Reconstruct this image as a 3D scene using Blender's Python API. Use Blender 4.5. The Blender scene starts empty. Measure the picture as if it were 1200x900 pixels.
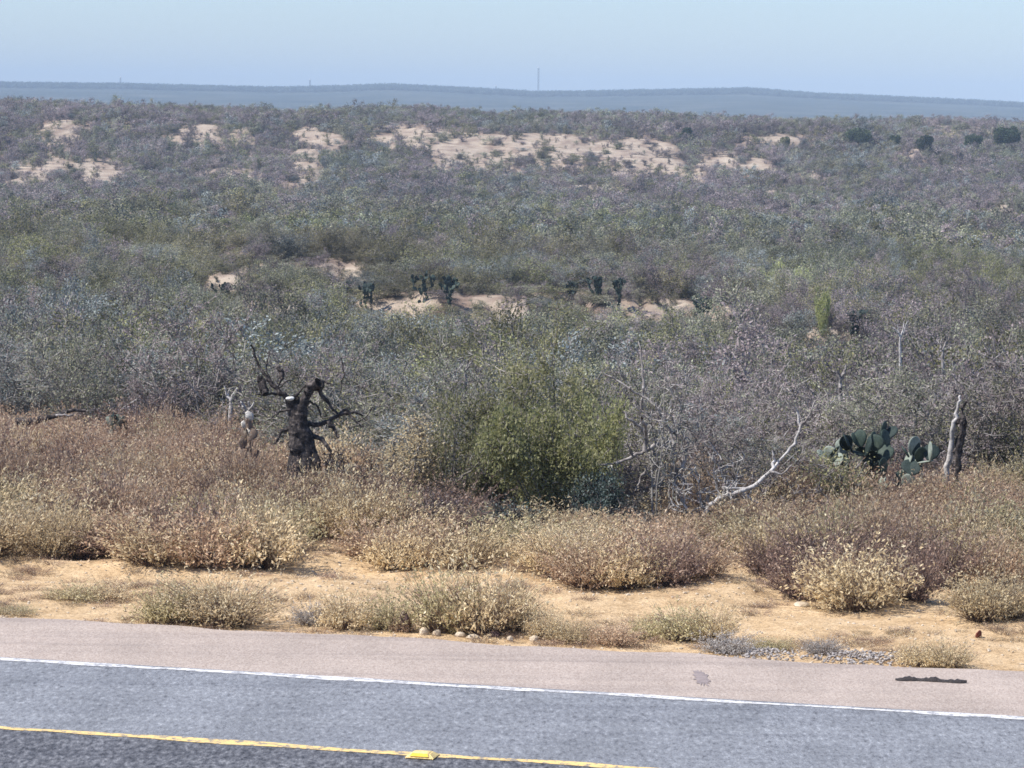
import bpy, math, random
import numpy as np
from mathutils import Vector, Matrix

scene = bpy.context.scene
COL = scene.collection
R = math.radians
RNG = np.random.default_rng(11)

# ------------------------------------------------------------------ camera frame
F = 3600.0; HCAM = 6.15
PITCH = math.atan(320 / F); ROLL = R(0.75)
CAM = np.array([0, 0, HCAM])
fw = np.array([0, math.cos(PITCH), -math.sin(PITCH)])
rt0 = np.array([1.0, 0, 0]); up0 = np.cross(rt0, fw)
rt = rt0 * math.cos(ROLL) - up0 * math.sin(ROLL) * -1
up = up0 * math.cos(ROLL) - rt0 * math.sin(ROLL)

def proj(x, y, z):
    """world -> photo column and row (1200 x 900)"""
    dx, dy, dz = x, y, z - HCAM
    d = dx * fw[0] + dy * fw[1] + dz * fw[2]
    d = np.maximum(d, 1e-3)
    a = dx * rt[0] + dy * rt[1] + dz * rt[2]
    b = dx * up[0] + dy * up[1] + dz * up[2]
    return 600 + F * a / d, 450 - F * b / d

def ray(px, row):
    d = fw + rt * (px - 600) / F + up * (450 - row) / F
    return d / d[1]

def P(px, row, Y):
    """point on the sight line at depth Y"""
    return CAM + ray(px, row) * Y

# ------------------------------------------------------------------ noise
def _h(ix, iy, s):
    n = (ix.astype(np.int64) * 374761393 + iy.astype(np.int64) * 668265263 + s * 2147483647) & 0xFFFFFFFF
    n = ((n ^ (n >> 13)) * 1274126177) & 0xFFFFFFFF
    n = n ^ (n >> 16)
    return (n & 0xFFFF) / 65535.0

def vnoise(x, y, s=0):
    x = np.asarray(x, float); y = np.asarray(y, float)
    ix = np.floor(x); iy = np.floor(y); fx = x - ix; fy = y - iy
    fx = fx * fx * (3 - 2 * fx); fy = fy * fy * (3 - 2 * fy)
    a = _h(ix, iy, s); b = _h(ix + 1, iy, s); c = _h(ix, iy + 1, s); d = _h(ix + 1, iy + 1, s)
    return (a * (1 - fx) + b * fx) * (1 - fy) + (c * (1 - fx) + d * fx) * fy

def fbm(x, y, s=0, o=4):
    t = 0; a = .5; n = 0
    for k in range(o):
        t = t + a * vnoise(x * 2 ** k + 17.3 * k, y * 2 ** k - 9.1 * k, s + k); n += a; a *= .5
    return t / n

def sstep(a, b, v):
    t = np.clip((v - a) / (b - a), 0, 1); return t * t * (3 - 2 * t)

# ------------------------------------------------------------------ terrain
A = R(13.5); CA, SA = math.cos(A), math.sin(A)
S_YEL, S_WHT, S_EDGE = 27.94, 31.46, 34.12
def sdist(x, y): return y * CA + x * SA

KQ = [-100, 0, 12, 20, 34, 38, 46, 200, 9000]
def post(q):
    return np.interp(q, [40, 56, 70, 100, 150, 200, 350, 500, 620, 680, 740, 790, 900, 1100, 1800, 3200, 4400],
                        [-.2, -1.2, -2.5, -5.0, -7.5, -8.7, -9.8, -10.8, -10.4, -6.0, .3, 1.6, 2.0, 0, -12, -6, 12])
RIDGE_PX = [-900, -300, 0, 150, 330, 400, 450, 560, 620, 700, 800, 870, 950, 1100, 1200, 1500, 2200]
RIDGE_RW = [112, 104, 99.5, 101, 105.5, 104, 101.5, 107, 110.5, 110, 107.5, 106, 112, 119, 124, 128, 136]

PATCH = [  # bare caliche and sand openings: column, row, half width, half height
 (75,155,20,14),(60,196,42,10),(110,198,40,12),(25,212,22,5),(235,155,26,9),(287,156,16,8),(372,160,26,10),(360,185,14,26),(345,222,18,12),
 (270,204,36,8),(262,230,16,7),(264,257,20,9),(478,158,50,15),(520,178,22,16),(565,178,44,25),(610,174,34,15),(660,177,46,16),(715,174,40,13),(755,186,46,24),(640,160,60,7),
 (740,170,50,10),(845,187,26,10),(890,194,18,9),(905,225,13,6),(692,218,46,6),(800,205,26,5),(948,203,16,5),(910,160,26,5),(1075,180,9,7),(1120,150,34,4),
(970,402,34,8),(1000,218,20,4),(1180,250,20,5),(160,250,20,4),(60,330,26,12)]
# low cut banks of tan soil in the valley: column, row, half width, half height
MIDB = [(335,308,68,7),(390,305,24,5),(322,348,18,7),(462,321,28,6),(452,340,24,9),(505,341,44,7),(560,352,44,6),(612,338,26,4),(133,290,15,7),
        (722,349,20,6),(688,340,14,4),(790,345,20,8),(600,356,26,5),(840,352,20,5),(280,292,26,5),(268,320,22,5)]
MB = []
def midbank(x, y):
    x, y = np.broadcast_arrays(np.asarray(x, float), np.asarray(y, float)); sh = x.shape
    x = x.ravel(); y = y.ravel(); z = np.zeros_like(x); m = np.zeros_like(x)
    for xc, yc, wx, h in MB:
        k = np.nonzero((np.abs(x - xc) < wx * 1.8) & (y > yc - 16) & (y < yc + 52))[0]
        if not len(k): continue
        X, Y = x[k], y[k]
        yv = yc + 4.5 * (fbm(X / 4.5, np.full_like(X, yc), 91, 3) - .5) * 2
        lat = sstep(1.3, .7, np.abs(X - xc) / wx + .5 * (fbm(X / 1.3, np.full_like(X, yc * 3), 92, 3) - .5) * 2)
        z[k] = np.maximum(z[k], lat * sstep(-2.2, 2.2, Y - yv) * (1 - sstep(10, 45, Y - yv)) * h)
        n = fbm(X / 1.1, Y / 1.6, 93, 3)
        m[k] = np.maximum(m[k], lat * sstep(-9, -4, Y - yv) * (1 - sstep(3.5, 7, Y - yv)) * sstep(.34, .44, n))
    return z.reshape(sh), m.reshape(sh)

PATCH = [(cx, cy, a * 1.15, b * 1.35) if cx < 400 or cx > 830 else (cx, cy, a, b) for cx, cy, a, b in PATCH]
def patch_mask(px, row, x, y):
    m = np.zeros_like(px)
    wob = (fbm(px / 13 + 5, row / 6.5, 31, 3) - .5) * 1.3 + .7 * (fbm(px / 5, row / 3, 77, 2) - .5)
    for cx, cy, a, b in PATCH:
        r = np.sqrt(((px - cx) / a) ** 2 + ((row - cy) / b) ** 2)
        m = np.maximum(m, sstep(1.18, .92, r + wob * 1.1))
    hole = sstep(np.where(y < 500, .31, .27), np.where(y < 500, .42, .40), fbm(px / 9, row / 4.5, 52, 3))
    speck = sstep(.60, .68, fbm(px / 26, row / 7, 58, 3)) * sstep(.5, .62, fbm(px / 6, row / 4, 59, 2)) * (y > 560) * .9
    return np.maximum(m * hole, speck)

def patch_rise(px, row):
    m = np.zeros_like(px)
    for cx, cy, a, b in PATCH:
        m = np.maximum(m, sstep(1.6, .75, np.sqrt(((px - cx) / a) ** 2 + ((row - cy) / b) ** 2)))
    return m * (.8 + .4 * fbm(px / 17, row / 7, 63, 3))

def canopy(x, y):
    hc = np.interp(y, [45, 60, 120, 300, 620, 900], [1.2, 2.2, 2.7, 2.5, 2.2, 2.3])
    return hc

def edge_q(x, y):
    px = 600 + F * x / np.maximum(y, 10)
    return np.interp(px, [-200, 0, 250, 420, 520, 650, 800, 950, 1100, 1400], [60, 59, 57, 50, 46, 44.5, 46, 50, 53, 55])

def base(x, y):
    x = np.asarray(x, float); y = np.asarray(y, float)
    s = sdist(x, y)
    t = sstep(60, 160, y)
    q = s * (1 - t) + y * t
    near = np.interp(s, [-30, 0, 6, 14, 20, 34.3, 36.5, 41, 50, 70, 100], [4.4, 4.4, 3.2, .5, -.06, -.06, -.12, -.2, -.35, -.7, -1.2])
    e = edge_q(x, y)
    w = sstep(e - 3, e + 12, q)
    z = near * (1 - w) + post(np.maximum(q, 40)) * w
    # undulation
    a = np.interp(s, [0, 33.5, 35.5, 40, 60, 200, 600, 900, 3000], [0, 0, .02, .12, .5, 1.2, 2.2, 1.6, 8])
    z = z + a * (fbm(x / 23 + 3, y / 31, 5, 4) - .5) * 2 * np.where(y > 1500, 0, 1)
    a2 = np.interp(s, [34.2, 35.4, 40, 60], [0, .05, .16, .1])
    z = z + a2 * (fbm(x / 1.3, y / 1.1, 9, 3) - .5) * 2
    # hill crest higher at left
    px = 600 + F * x / np.maximum(y, 10)
    hill = sstep(600, 780, y) * (1 - sstep(1000, 1500, y))
    z = z + hill * np.interp(px, [-200, 0, 200, 350, 500, 560, 700, 900, 1200], [2.2, 2.3, 1.4, .2, 2.6, .6, .9, .2, -.5])
    # far ridge, following its skyline
    return z

def ridge_z(x, y):
    px = 600 + F * x / np.maximum(y, 10)
    row = np.interp(px, RIDGE_PX, RIDGE_RW)
    dirz = (fw[2] + rt[2] * (px - 600) / F + up[2] * (450 - row) / F) / (fw[1] + up[1] * (450 - row) / F)
    top = HCAM + dirz * 5200 - 3
    rough = (fbm(x / 160, y / 400, 61, 4) - .5) * 6
    return top, rough

def T(x, y, full=False):
    x = np.asarray(x, float); y = np.asarray(y, float)
    z = base(x, y)
    top, rough = ridge_z(x, y)
    w = sstep(2600, 5200, y)
    fall = np.interp(y, [5200, 6500, 9500], [0, 25, 60])
    z = z * (1 - w) + (top + rough * np.clip((5000 - y) / 2000, 0.45, 1)) * w - fall
    hc = canopy(x, y)
    px, row = proj(x, y, z + hc * .75)
    m = patch_mask(px, row, x, y) * sstep(75, 100, y) * (1 - sstep(1000, 1100, y))
    if MB:
        zb, mb = midbank(x, y); z = z + zb; m = np.maximum(m, mb)
    z2 = z + patch_rise(px, row) * sstep(75, 100, y) * (1 - sstep(1000, 1100, y)) * hc * np.where(y > 500, .6, 1.0)
    if full: return z2, m
    return z2

def G(px, row, lift=0.0, y0=30.0, y1=1000.0):
    """where the sight line through (px,row) meets the ground"""
    d = ray(px, row)
    Y = np.exp(np.linspace(math.log(y0), math.log(y1), 2500))
    X = CAM[0] + d[0] * Y; Z = CAM[2] + d[2] * Y
    g = T(X, Y) + lift
    k = np.nonzero(Z <= g)[0]
    i = k[0] if len(k) else len(Y) - 1
    return np.array([X[i], Y[i], float(T(X[i], Y[i]))])

_mb = []
for px_, row_, a_, b_ in MIDB:
    g_ = G(px_, row_ + b_, lift=1.5, y0=95, y1=600); wx_ = max(a_ * g_[1] / F * 1.15, 2.2); _mb.append((g_[0], g_[1], wx_, min(.9 + 1.8 * b_ * g_[1] / F, .55 + .42 * wx_, 2.3)))
MB.extend(_mb)

# ------------------------------------------------------------------ mesh helpers
def mesh_from(name, V, Fc, mats=None, rnd=None, midx=None, smooth=False):
    me = bpy.data.meshes.new(name)
    V = np.asarray(V, np.float32); Fc = np.asarray(Fc, np.int32)
    n = Fc.shape[1]
    me.vertices.add(len(V)); me.vertices.foreach_set('co', V.ravel())
    me.loops.add(Fc.size); me.loops.foreach_set('vertex_index', Fc.ravel())
    me.polygons.add(len(Fc)); me.polygons.foreach_set('loop_start', np.arange(0, Fc.size, n, dtype=np.int32))
    me.polygons.foreach_set('loop_total', np.full(len(Fc), n, np.int32))
    if midx is not None: me.polygons.foreach_set('material_index', np.asarray(midx, np.int32))
    me.update(calc_edges=True)
    if smooth: me.polygons.foreach_set('use_smooth', np.ones(len(Fc), bool))
    if rnd is not None:
        a = me.attributes.new('rnd', 'FLOAT', 'FACE'); a.data.foreach_set('value', np.asarray(rnd, np.float32))
    for m in (mats or []): me.materials.append(m)
    return me

def merge(parts):
    V = []; Fs = []; rn = []; mi = []; o = 0
    for k, (v, f, r) in enumerate(parts):
        V.append(v); Fs.append(f + o); rn.append(r); mi.append(np.full(len(f), k)); o += len(v)
    return np.vstack(V), np.vstack(Fs), np.concatenate(rn), np.concatenate(mi)

def unit(v): return v / np.maximum(np.linalg.norm(v, axis=-1, keepdims=True), 1e-9)

def tubes(segs, rng, n=3):
    """segs: array (k, 8) p0 p1 r0 r1 -> prisms"""
    S = np.asarray(segs, float); k = len(S)
    p0, p1, r0, r1 = S[:, :3], S[:, 3:6], S[:, 6:7], S[:, 7:8]
    d = unit(p1 - p0)
    ref = np.where(np.abs(d[:, 2:3]) > .9, np.array([[1., 0, 0]]), np.array([[0, 0, 1.]]))
    a = unit(np.cross(d, ref)); b = np.cross(d, a)
    vs = []
    for c, r in ((p0 - d * r0 * .3, r0), (p1 + d * r1 * .3, r1)):
        for j in range(n):
            t = 2 * math.pi * j / n
            vs.append(c + (a * math.cos(t) + b * math.sin(t)) * r)
    V = np.stack(vs, 1).reshape(-1, 3)
    f = np.array([[j, (j + 1) % n, n + (j + 1) % n, n + j] for j in range(n)])
    Fc = (np.arange(k)[:, None, None] * 2 * n + f[None]).reshape(-1, 4)
    return V, Fc, np.repeat(rng.random(k), n)

def cards(c, rng, L, W, dirs=None, flat=0.0):
    """small leaf quads"""
    k = len(c)
    d = unit(rng.normal(size=(k, 3)) + (0 if dirs is None else dirs * 2.2))
    s = unit(np.cross(d, unit(rng.normal(size=(k, 3)))))
    l = (L * (.6 + .8 * rng.random((k, 1)))) / 2; w = (W * (.6 + .8 * rng.random((k, 1)))) / 2
    V = np.stack([c - d * l, c + s * w - d * l * .1, c + d * l, c - s * w - d * l * .1], 1).reshape(-1, 3)
    return V, np.arange(4 * k).reshape(-1, 4), rng.random(k)

# ------------------------------------------------------------------ materials
def newmat(name):
    m = bpy.data.materials.new(name); m.use_nodes = True
    nt = m.node_tree; nt.nodes.clear()
    out = nt.nodes.new('ShaderNodeOutputMaterial')
    b = nt.nodes.new('ShaderNodeBsdfPrincipled')
    nt.links.new(b.outputs[0], out.inputs['Surface'])
    b.inputs['Roughness'].default_value = .85
    b.inputs['Specular IOR Level'].default_value = .2
    return m, nt, b
def N(nt, t, **kw):
    n = nt.nodes.new(t)
    for k, v in kw.items():
        if k in n.inputs: n.inputs[k].default_value = v
        else: setattr(n, k, v)
    return n
def ramp(nt, fac, stops):
    r = nt.nodes.new('ShaderNodeValToRGB')
    e = r.color_ramp.elements
    while len(e) < len(stops): e.new(.5)
    for i, (p, c) in enumerate(stops):
        e[i].position = p; e[i].color = (*c, 1) if len(c) == 3 else c
    nt.links.new(fac, r.inputs[0]); return r.outputs[0]
def mixc(nt, a, b, fac, mode='MIX'):
    m = nt.nodes.new('ShaderNodeMix'); m.data_type = 'RGBA'; m.blend_type = mode
    for s, v in (('A', a), ('B', b)):
        i = [q for q in m.inputs if q.name == s and q.type == 'RGBA'][0]
        if isinstance(v, tuple): i.default_value = (*v, 1)
        else: nt.links.new(v, i)
    i = m.inputs[0]
    if isinstance(fac, (int, float)): i.default_value = fac
    else: nt.links.new(fac, i)
    return [q for q in m.outputs if q.type == 'RGBA'][0]
def noise(nt, scale, detail=4, rough=.6, vec=None, dist=0):
    n = N(nt, 'ShaderNodeTexNoise', Scale=scale, Detail=detail, Roughness=rough, Distortion=dist)
    if vec is None:
        g = nt.nodes.new('ShaderNodeNewGeometry'); vec = g.outputs['Position']
    nt.links.new(vec, n.inputs['Vector']); return n.outputs['Fac']

def leafmat(name, cols, transl=.25, big=.42, hue=.03):
    """colour per leaf, per plant and drifting slowly over the land"""
    m, nt, b = newmat(name)
    at = N(nt, 'ShaderNodeAttribute', attribute_name='rnd')
    n = len(cols)
    c = ramp(nt, at.outputs['Fac'], [(i / max(n - 1, 1), k) for i, k in enumerate(cols)])
    oi = nt.nodes.new('ShaderNodeObjectInfo')
    hs = nt.nodes.new('ShaderNodeHueSaturation')
    mr = N(nt, 'ShaderNodeMapRange'); nt.links.new(oi.outputs['Random'], mr.inputs[0])
    mr.inputs[3].default_value = 1 - big; mr.inputs[4].default_value = 1 + big
    mr2 = N(nt, 'ShaderNodeMapRange'); nt.links.new(noise(nt, .045, 3), mr2.inputs[0])
    mr2.inputs[1].default_value = .3; mr2.inputs[2].default_value = .7
    mr2.inputs[3].default_value = .68; mr2.inputs[4].default_value = 1.36
    mu = N(nt, 'ShaderNodeMath', operation='MULTIPLY')
    nt.links.new(mr.outputs[0], mu.inputs[0]); nt.links.new(mr2.outputs[0], mu.inputs[1])
    nt.links.new(mu.outputs[0], hs.inputs['Value'])
    mr3 = N(nt, 'ShaderNodeMapRange'); nt.links.new(noise(nt, .02, 2), mr3.inputs[0])
    mr3.inputs[1].default_value = .3; mr3.inputs[2].default_value = .7
    mr3.inputs[3].default_value = .5 - hue * 1.1 if big > .2 else .49; mr3.inputs[4].default_value = .5 + hue if big > .2 else .51
    nt.links.new(mr3.outputs[0], hs.inputs['Hue'])
    nt.links.new(c, hs.inputs['Color'])
    nt.links.new(hs.outputs[0], b.inputs['Base Color'])
    if transl:
        tr = nt.nodes.new('ShaderNodeBsdfTranslucent'); nt.links.new(hs.outputs[0], tr.inputs[0])
        mx = nt.nodes.new('ShaderNodeMixShader'); mx.inputs[0].default_value = transl
        nt.links.new(b.outputs[0], mx.inputs[1]); nt.links.new(tr.outputs[0], mx.inputs[2])
        out = [q for q in nt.nodes if q.type == 'OUTPUT_MATERIAL'][0]
        nt.links.new(mx.outputs[0], out.inputs['Surface'])
    return m

def surfmat(name, stops, scale, bump=.3, bscale=None, rough=.9, detail=6):
    m, nt, b = newmat(name)
    c = ramp(nt, noise(nt, scale, detail, .65), stops)
    nt.links.new(c, b.inputs['Base Color']); b.inputs['Roughness'].default_value = rough
    if bump:
        bp = N(nt, 'ShaderNodeBump', Strength=bump, Distance=.02)
        nt.links.new(noise(nt, bscale or scale * 2, 6), bp.inputs['Height']); nt.links.new(bp.outputs[0], b.inputs['Normal'])
    return m

M = {}
# wood
M['bark'] = leafmat('grey_bark', [(.13,.115,.10),(.235,.21,.19),(.38,.35,.325)], 0, .2)
M['bark_mid'] = leafmat('brown_grey_bark', [(.11,.10,.09),(.19,.175,.16),(.28,.26,.245)], 0, .2)
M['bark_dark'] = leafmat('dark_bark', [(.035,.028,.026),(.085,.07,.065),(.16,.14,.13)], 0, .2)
M['bleached'] = surfmat('bleached_wood', [(.3,(.20,.185,.17)),(.5,(.42,.395,.37)),(.7,(.62,.59,.56))], 9, .6, 30)
M['charred'] = surfmat('charred_and_shade_wood', [(.3,(.014,.012,.012)),(.47,(.035,.03,.03)),(.58,(.09,.075,.068)),(.72,(.2,.175,.16))], 16, 1.0, 30)  # char on the stump; on the snag it paints the shaded side
M['weathered'] = surfmat('weathered_wood', [(.3,(.10,.085,.08)),(.5,(.24,.215,.20)),(.7,(.46,.43,.40))], 8, .6, 30)
# foliage of the brush
M['f_grey'] = leafmat('grey_green_leaf', [(.155,.162,.10),(.24,.242,.16),(.37,.37,.26)])
M['f_blue'] = leafmat('blue_grey_leaf', [(.165,.19,.175),(.25,.275,.255),(.38,.41,.39)])
M['f_olive'] = leafmat('olive_leaf', [(.14,.14,.062),(.20,.195,.092),(.30,.285,.15)])
M['f_mauve'] = leafmat('mauve_twig', [(.18,.14,.138),(.25,.20,.198),(.36,.30,.30)])
M['f_green'] = leafmat('fresh_green_leaf', [(.25,.26,.10),(.44,.44,.20),(.68,.65,.38)], .5)
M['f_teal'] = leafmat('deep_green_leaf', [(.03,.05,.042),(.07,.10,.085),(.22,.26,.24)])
M['f_olive2'] = leafmat('bright_olive_leaf', [(.19,.19,.085),(.33,.32,.155),(.56,.53,.31)], .4)
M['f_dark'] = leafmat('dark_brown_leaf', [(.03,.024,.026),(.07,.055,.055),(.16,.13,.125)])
M['bark_pale'] = leafmat('pale_grey_bark', [(.19,.175,.16),(.32,.30,.28),(.48,.45,.42)], 0, .15)
M['f_yellow'] = leafmat('yellow_green_leaf', [(.26,.28,.10),(.44,.47,.19),(.64,.64,.33)], .4, .1)
M['f_oak'] = leafmat('dark_evergreen_leaf', [(.03,.045,.024),(.06,.082,.042),(.12,.15,.08)])
# grass
M['g_stem'] = leafmat('brown_grass_stem', [(.10,.062,.055),(.20,.135,.105),(.40,.30,.21)], .25, .2)
M['g_straw'] = leafmat('straw_seed_head', [(.48,.365,.21),(.71,.57,.345),(.86,.76,.53)], .5, .15)
M['g_russet_stem'] = leafmat('russet_grass_stem', [(.14,.085,.075),(.25,.165,.14),(.40,.29,.235)], .25, .2)
M['g_russet'] = leafmat('russet_seed_head', [(.32,.205,.13),(.54,.385,.255),(.77,.64,.455)], .45, .15)
M['g_plum_stem'] = leafmat('plum_twig', [(.055,.035,.04),(.10,.07,.075),(.17,.125,.12)], .1, .2)
M['g_plum'] = leafmat('plum_leaf', [(.165,.10,.08),(.29,.195,.15),(.50,.38,.295)], .4, .15)
M['g_olive'] = leafmat('olive_straw_leaf', [(.33,.285,.14),(.55,.48,.27),(.74,.66,.44)], .45, .15)
M['g_grey'] = leafmat('grey_dry_leaf', [(.26,.24,.22),(.42,.39,.355),(.60,.57,.53)], .3, .15)
M['pad'] = surfmat('cactus_pad_skin', [(.3,(.025,.04,.032)),(.6,(.055,.078,.062)),(.8,(.13,.15,.11))], 10, .3, 60, .6)
M['pad_dark'] = surfmat('dark_cactus_skin', [(.3,(.012,.022,.020)),(.6,(.028,.042,.038)),(.8,(.06,.075,.065))], 10, .3, 60, .7)
M['pad_pale'] = surfmat('pale_cactus_skin', [(.3,(.16,.19,.15)),(.6,(.28,.31,.26)),(.8,(.42,.43,.37))], 10, .3, 60, .7)
M['stone'] = surfmat('pale_limestone', [(.3,(.33,.25,.17)),(.5,(.50,.41,.30)),(.7,(.68,.60,.49))], 6, .5, 25)
M['white_stone'] = surfmat('white_limestone', [(.3,(.55,.53,.48)),(.7,(.85,.84,.80))], 8, .4, 25)
M['red_stone'] = surfmat('red_stone', [(.3,(.12,.035,.025)),(.7,(.26,.09,.06))], 14, .5, 40)
M['dark_stone'] = surfmat('dark_brown_stone', [(.3,(.05,.03,.028)),(.7,(.14,.09,.08))], 10, .5, 40)
M['rubber'] = surfmat('torn_rubber', [(.3,(.02,.018,.018)),(.7,(.07,.06,.058))], 20, .6, 60, .7)
M['steel'] = surfmat('painted_steel', [(.3,(.06,.06,.065)),(.7,(.10,.10,.11))], 2, 0)

# ---- ground
def ground_mat():
    m, nt, b = newmat('ground_soil')
    sand = ramp(nt, noise(nt, 2.2, 8, .7), [(.28, (.33,.215,.115)), (.45, (.52,.365,.205)), (.62, (.62,.455,.275)), (.8, (.74,.60,.41))])
    litter = ramp(nt, noise(nt, .9, 8, .7), [(.3, (.12,.085,.065)), (.55, (.24,.175,.135)), (.75, (.38,.30,.24))])
    cal = ramp(nt, noise(nt, .22, 8, .75), [(.32, (.20,.145,.115)), (.46, (.33,.26,.20)), (.6, (.43,.36,.28)), (.8, (.55,.48,.39))])
    a1 = N(nt, 'ShaderNodeAttribute', attribute_name='sand'); a2 = N(nt, 'ShaderNodeAttribute', attribute_name='bare')
    a3 = N(nt, 'ShaderNodeAttribute', attribute_name='farwood')
    c = mixc(nt, litter, sand, a1.outputs['Fac'])
    c = mixc(nt, c, cal, a2.outputs['Fac'])
    wood = ramp(nt, noise(nt, .012, 8, .7), [(.35, (.022,.03,.022)), (.5, (.045,.052,.038)), (.65, (.09,.09,.072))])
    c = mixc(nt, c, wood, a3.outputs['Fac'])
    speck = ramp(nt, noise(nt, 22, 3, .6), [(.36, (.55,.5,.45)), (.5, (1,1,1)), (.68, (1.12,1.1,1.06))])
    c = mixc(nt, c, speck, .7, 'MULTIPLY')
    nt.links.new(c, b.inputs['Base Color'])
    bp = N(nt, 'ShaderNodeBump', Strength=.9, Distance=.06); nt.links.new(noise(nt, 6, 8, .7), bp.inputs['Height'])
    nt.links.new(bp.outputs[0], b.inputs['Normal'])
    b.inputs['Roughness'].default_value = 1
    return m

def build_ground():
    ys = list(np.arange(-30, 24, 1.0)) + list(np.arange(24, 66, .22))
    y = 66.0
    while y < 1000: ys.append(y); y *= 1.0085
    while y < 9500: ys.append(y); y *= 1.03
    ys = np.array(ys); nc = 340
    t = np.linspace(-1, 1, nc); t = np.sign(t) * (np.abs(t) ** 1.25)
    half = 22 + .42 * np.maximum(ys, 0)
    X = half[:, None] * t[None]; Y = np.repeat(ys[:, None], nc, 1)
    Z, m = T(X, Y, True)
    s = sdist(X, Y)
    nr = len(ys)
    idx = np.arange(nr * nc).reshape(nr, nc)
    Fc = np.stack([idx[:-1, :-1], idx[:-1, 1:], idx[1:, 1:], idx[1:, :-1]], -1).reshape(-1, 4)
    me = mesh_from('ground', np.stack([X, Y, Z], -1).reshape(-1, 3), Fc, [ground_mat()], smooth=True)
    sand = 1 - sstep(41.5, 45, s + (fbm(X / 2, Y / 2, 3) - .5) * 5)
    for n, v in (('sand', sand), ('bare', m), ('farwood', sstep(900, 2200, Y))):
        a = me.attributes.new(n, 'FLOAT', 'POINT'); a.data.foreach_set('value', v.ravel().astype(np.float32))
    o = bpy.data.objects.new('ground', me); COL.objects.link(o); o['kind'] = 'structure'
build_ground()

# ------------------------------------------------------------------ road
def U(u, s, z): return (u * CA + s * SA, -u * SA + s * CA, z)   # road frame -> world
def strip(name, s0, s1, z, mats, jit0=0, jit1=0, u0=-60, u1=60, du=.12, split=None):
    us = np.concatenate([[-400], np.arange(u0, u1, du), [400]]); V = []; Fc = []; mi = []
    rows = [s0] + (split or []) + [s1]
    for u in us:
        for k, s in enumerate(rows):
            j = 0
            if k == 0 and jit0: j = (fbm(u * 1.7, 3., 5, 4) - .5) * jit0
            if k == len(rows) - 1 and jit1: j = (fbm(u * 1.3, 8., 6, 4) - .5) * jit1
            V.append(U(u, s + j, z))
    n = len(rows)
    for i in range(len(us) - 1):
        for k in range(n - 1):
            Fc.append((i * n + k, (i + 1) * n + k, (i + 1) * n + k + 1, i * n + k + 1)); mi.append(k)
    me = mesh_from(name, V, Fc, mats, midx=mi)
    o = bpy.data.objects.new(name, me); COL.objects.link(o); o['kind'] = 'structure'
    return o

def asphalt(name, stops, sc=20, rough=.7, spec=.35, blot=.5, bump=1.0):
    m, nt, b = newmat(name)
    geo = nt.nodes.new('ShaderNodeNewGeometry')
    mp = N(nt, 'ShaderNodeMapping'); mp.inputs['Scale'].default_value = (1, .38, 1)
    nt.links.new(geo.outputs['Position'], mp.inputs[0])
    c = ramp(nt, noise(nt, sc, 5, .75, mp.outputs[0]), stops)
    bl = ramp(nt, noise(nt, 1.1, 5, .6, mp.outputs[0]), [(.3, (1-blot*.35,)*3), (.55, (1,1,1)), (.75, (1+blot*.25,)*3)])
    c = mixc(nt, c, bl, 1.0, 'MULTIPLY')
    mp2 = N(nt, 'ShaderNodeMapping'); mp2.inputs['Rotation'].default_value = (0, 0, A); mp2.inputs['Scale'].default_value = (.05, 1.3, 1)
    nt.links.new(geo.outputs['Position'], mp2.inputs[0])
    c = mixc(nt, c, ramp(nt, noise(nt, 1.6, 4, .6, mp2.outputs[0]), [(.35, (.84,.84,.85)), (.5, (1,1,1)), (.7, (1.07,1.07,1.06))]), 1.0, 'MULTIPLY')
    chips = ramp(nt, noise(nt, 55, 2, .5), [(.36, (.62,.6,.6)), (.44, (1,1,1)), (.6, (1,1,1)), (.68, (1.25,1.25,1.25))])
    c = mixc(nt, c, chips, .8, 'MULTIPLY')
    nt.links.new(c, b.inputs['Base Color'])
    b.inputs['Roughness'].default_value = rough; b.inputs['Specular IOR Level'].default_value = spec
    bp = N(nt, 'ShaderNodeBump', Strength=bump, Distance=.012); nt.links.new(noise(nt, sc * 1.6, 5, .7), bp.inputs['Height'])
    nt.links.new(bp.outputs[0], b.inputs['Normal'])
    return m
M['lane'] = asphalt('lane_chipseal', [(.34, (.095,.097,.104)), (.43, (.185,.190,.202)), (.57, (.235,.243,.257)), (.68, (.36,.37,.385))])
M['lane_dark'] = asphalt('centre_chipseal', [(.36, (.035,.035,.04)), (.46, (.09,.09,.097)), (.57, (.155,.155,.163)), (.68, (.29,.29,.295))])
M['shoulder'] = asphalt('shoulder_chipseal', [(.3, (.31,.245,.205)), (.5, (.385,.32,.275)), (.7, (.46,.39,.335))], 34, .9, .1, .35, .4)
def paint(name, col, under, wear=.45):
    m, nt, b = newmat(name)
    f = ramp(nt, noise(nt, 11, 6, .75), [(wear - .04, (0,0,0)), (wear + .04, (1,1,1))])
    c = ramp(nt, noise(nt, 3, 4), [(.3, tuple(k * .85 for k in col)), (.7, col)])
    nt.links.new(mixc(nt, under, c, f), b.inputs['Base Color'])
    return m
M['white_paint'] = paint('white_road_paint', (.64,.63,.62), (.30,.30,.31), .47)
M['yellow_paint'] = paint('yellow_road_paint', (.76,.54,.22), (.25,.22,.18), .465)

strip('road', 16.0, S_WHT + .12, .012, [M['lane_dark'], M['lane']], split=[S_YEL])
strip('road_shoulder', S_WHT + .12, S_EDGE, .012, [M['shoulder']], jit1=.34)
strip('edge_line', S_WHT - .075, S_WHT + .075, .016, [M['white_paint']], jit0=.13, jit1=.13, du=.05, u0=-25, u1=25)
strip('centre_line', S_YEL - .075, S_YEL + .075, .016, [M['yellow_paint']], jit0=.13, jit1=.13, du=.05, u0=-25, u1=25)
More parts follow.
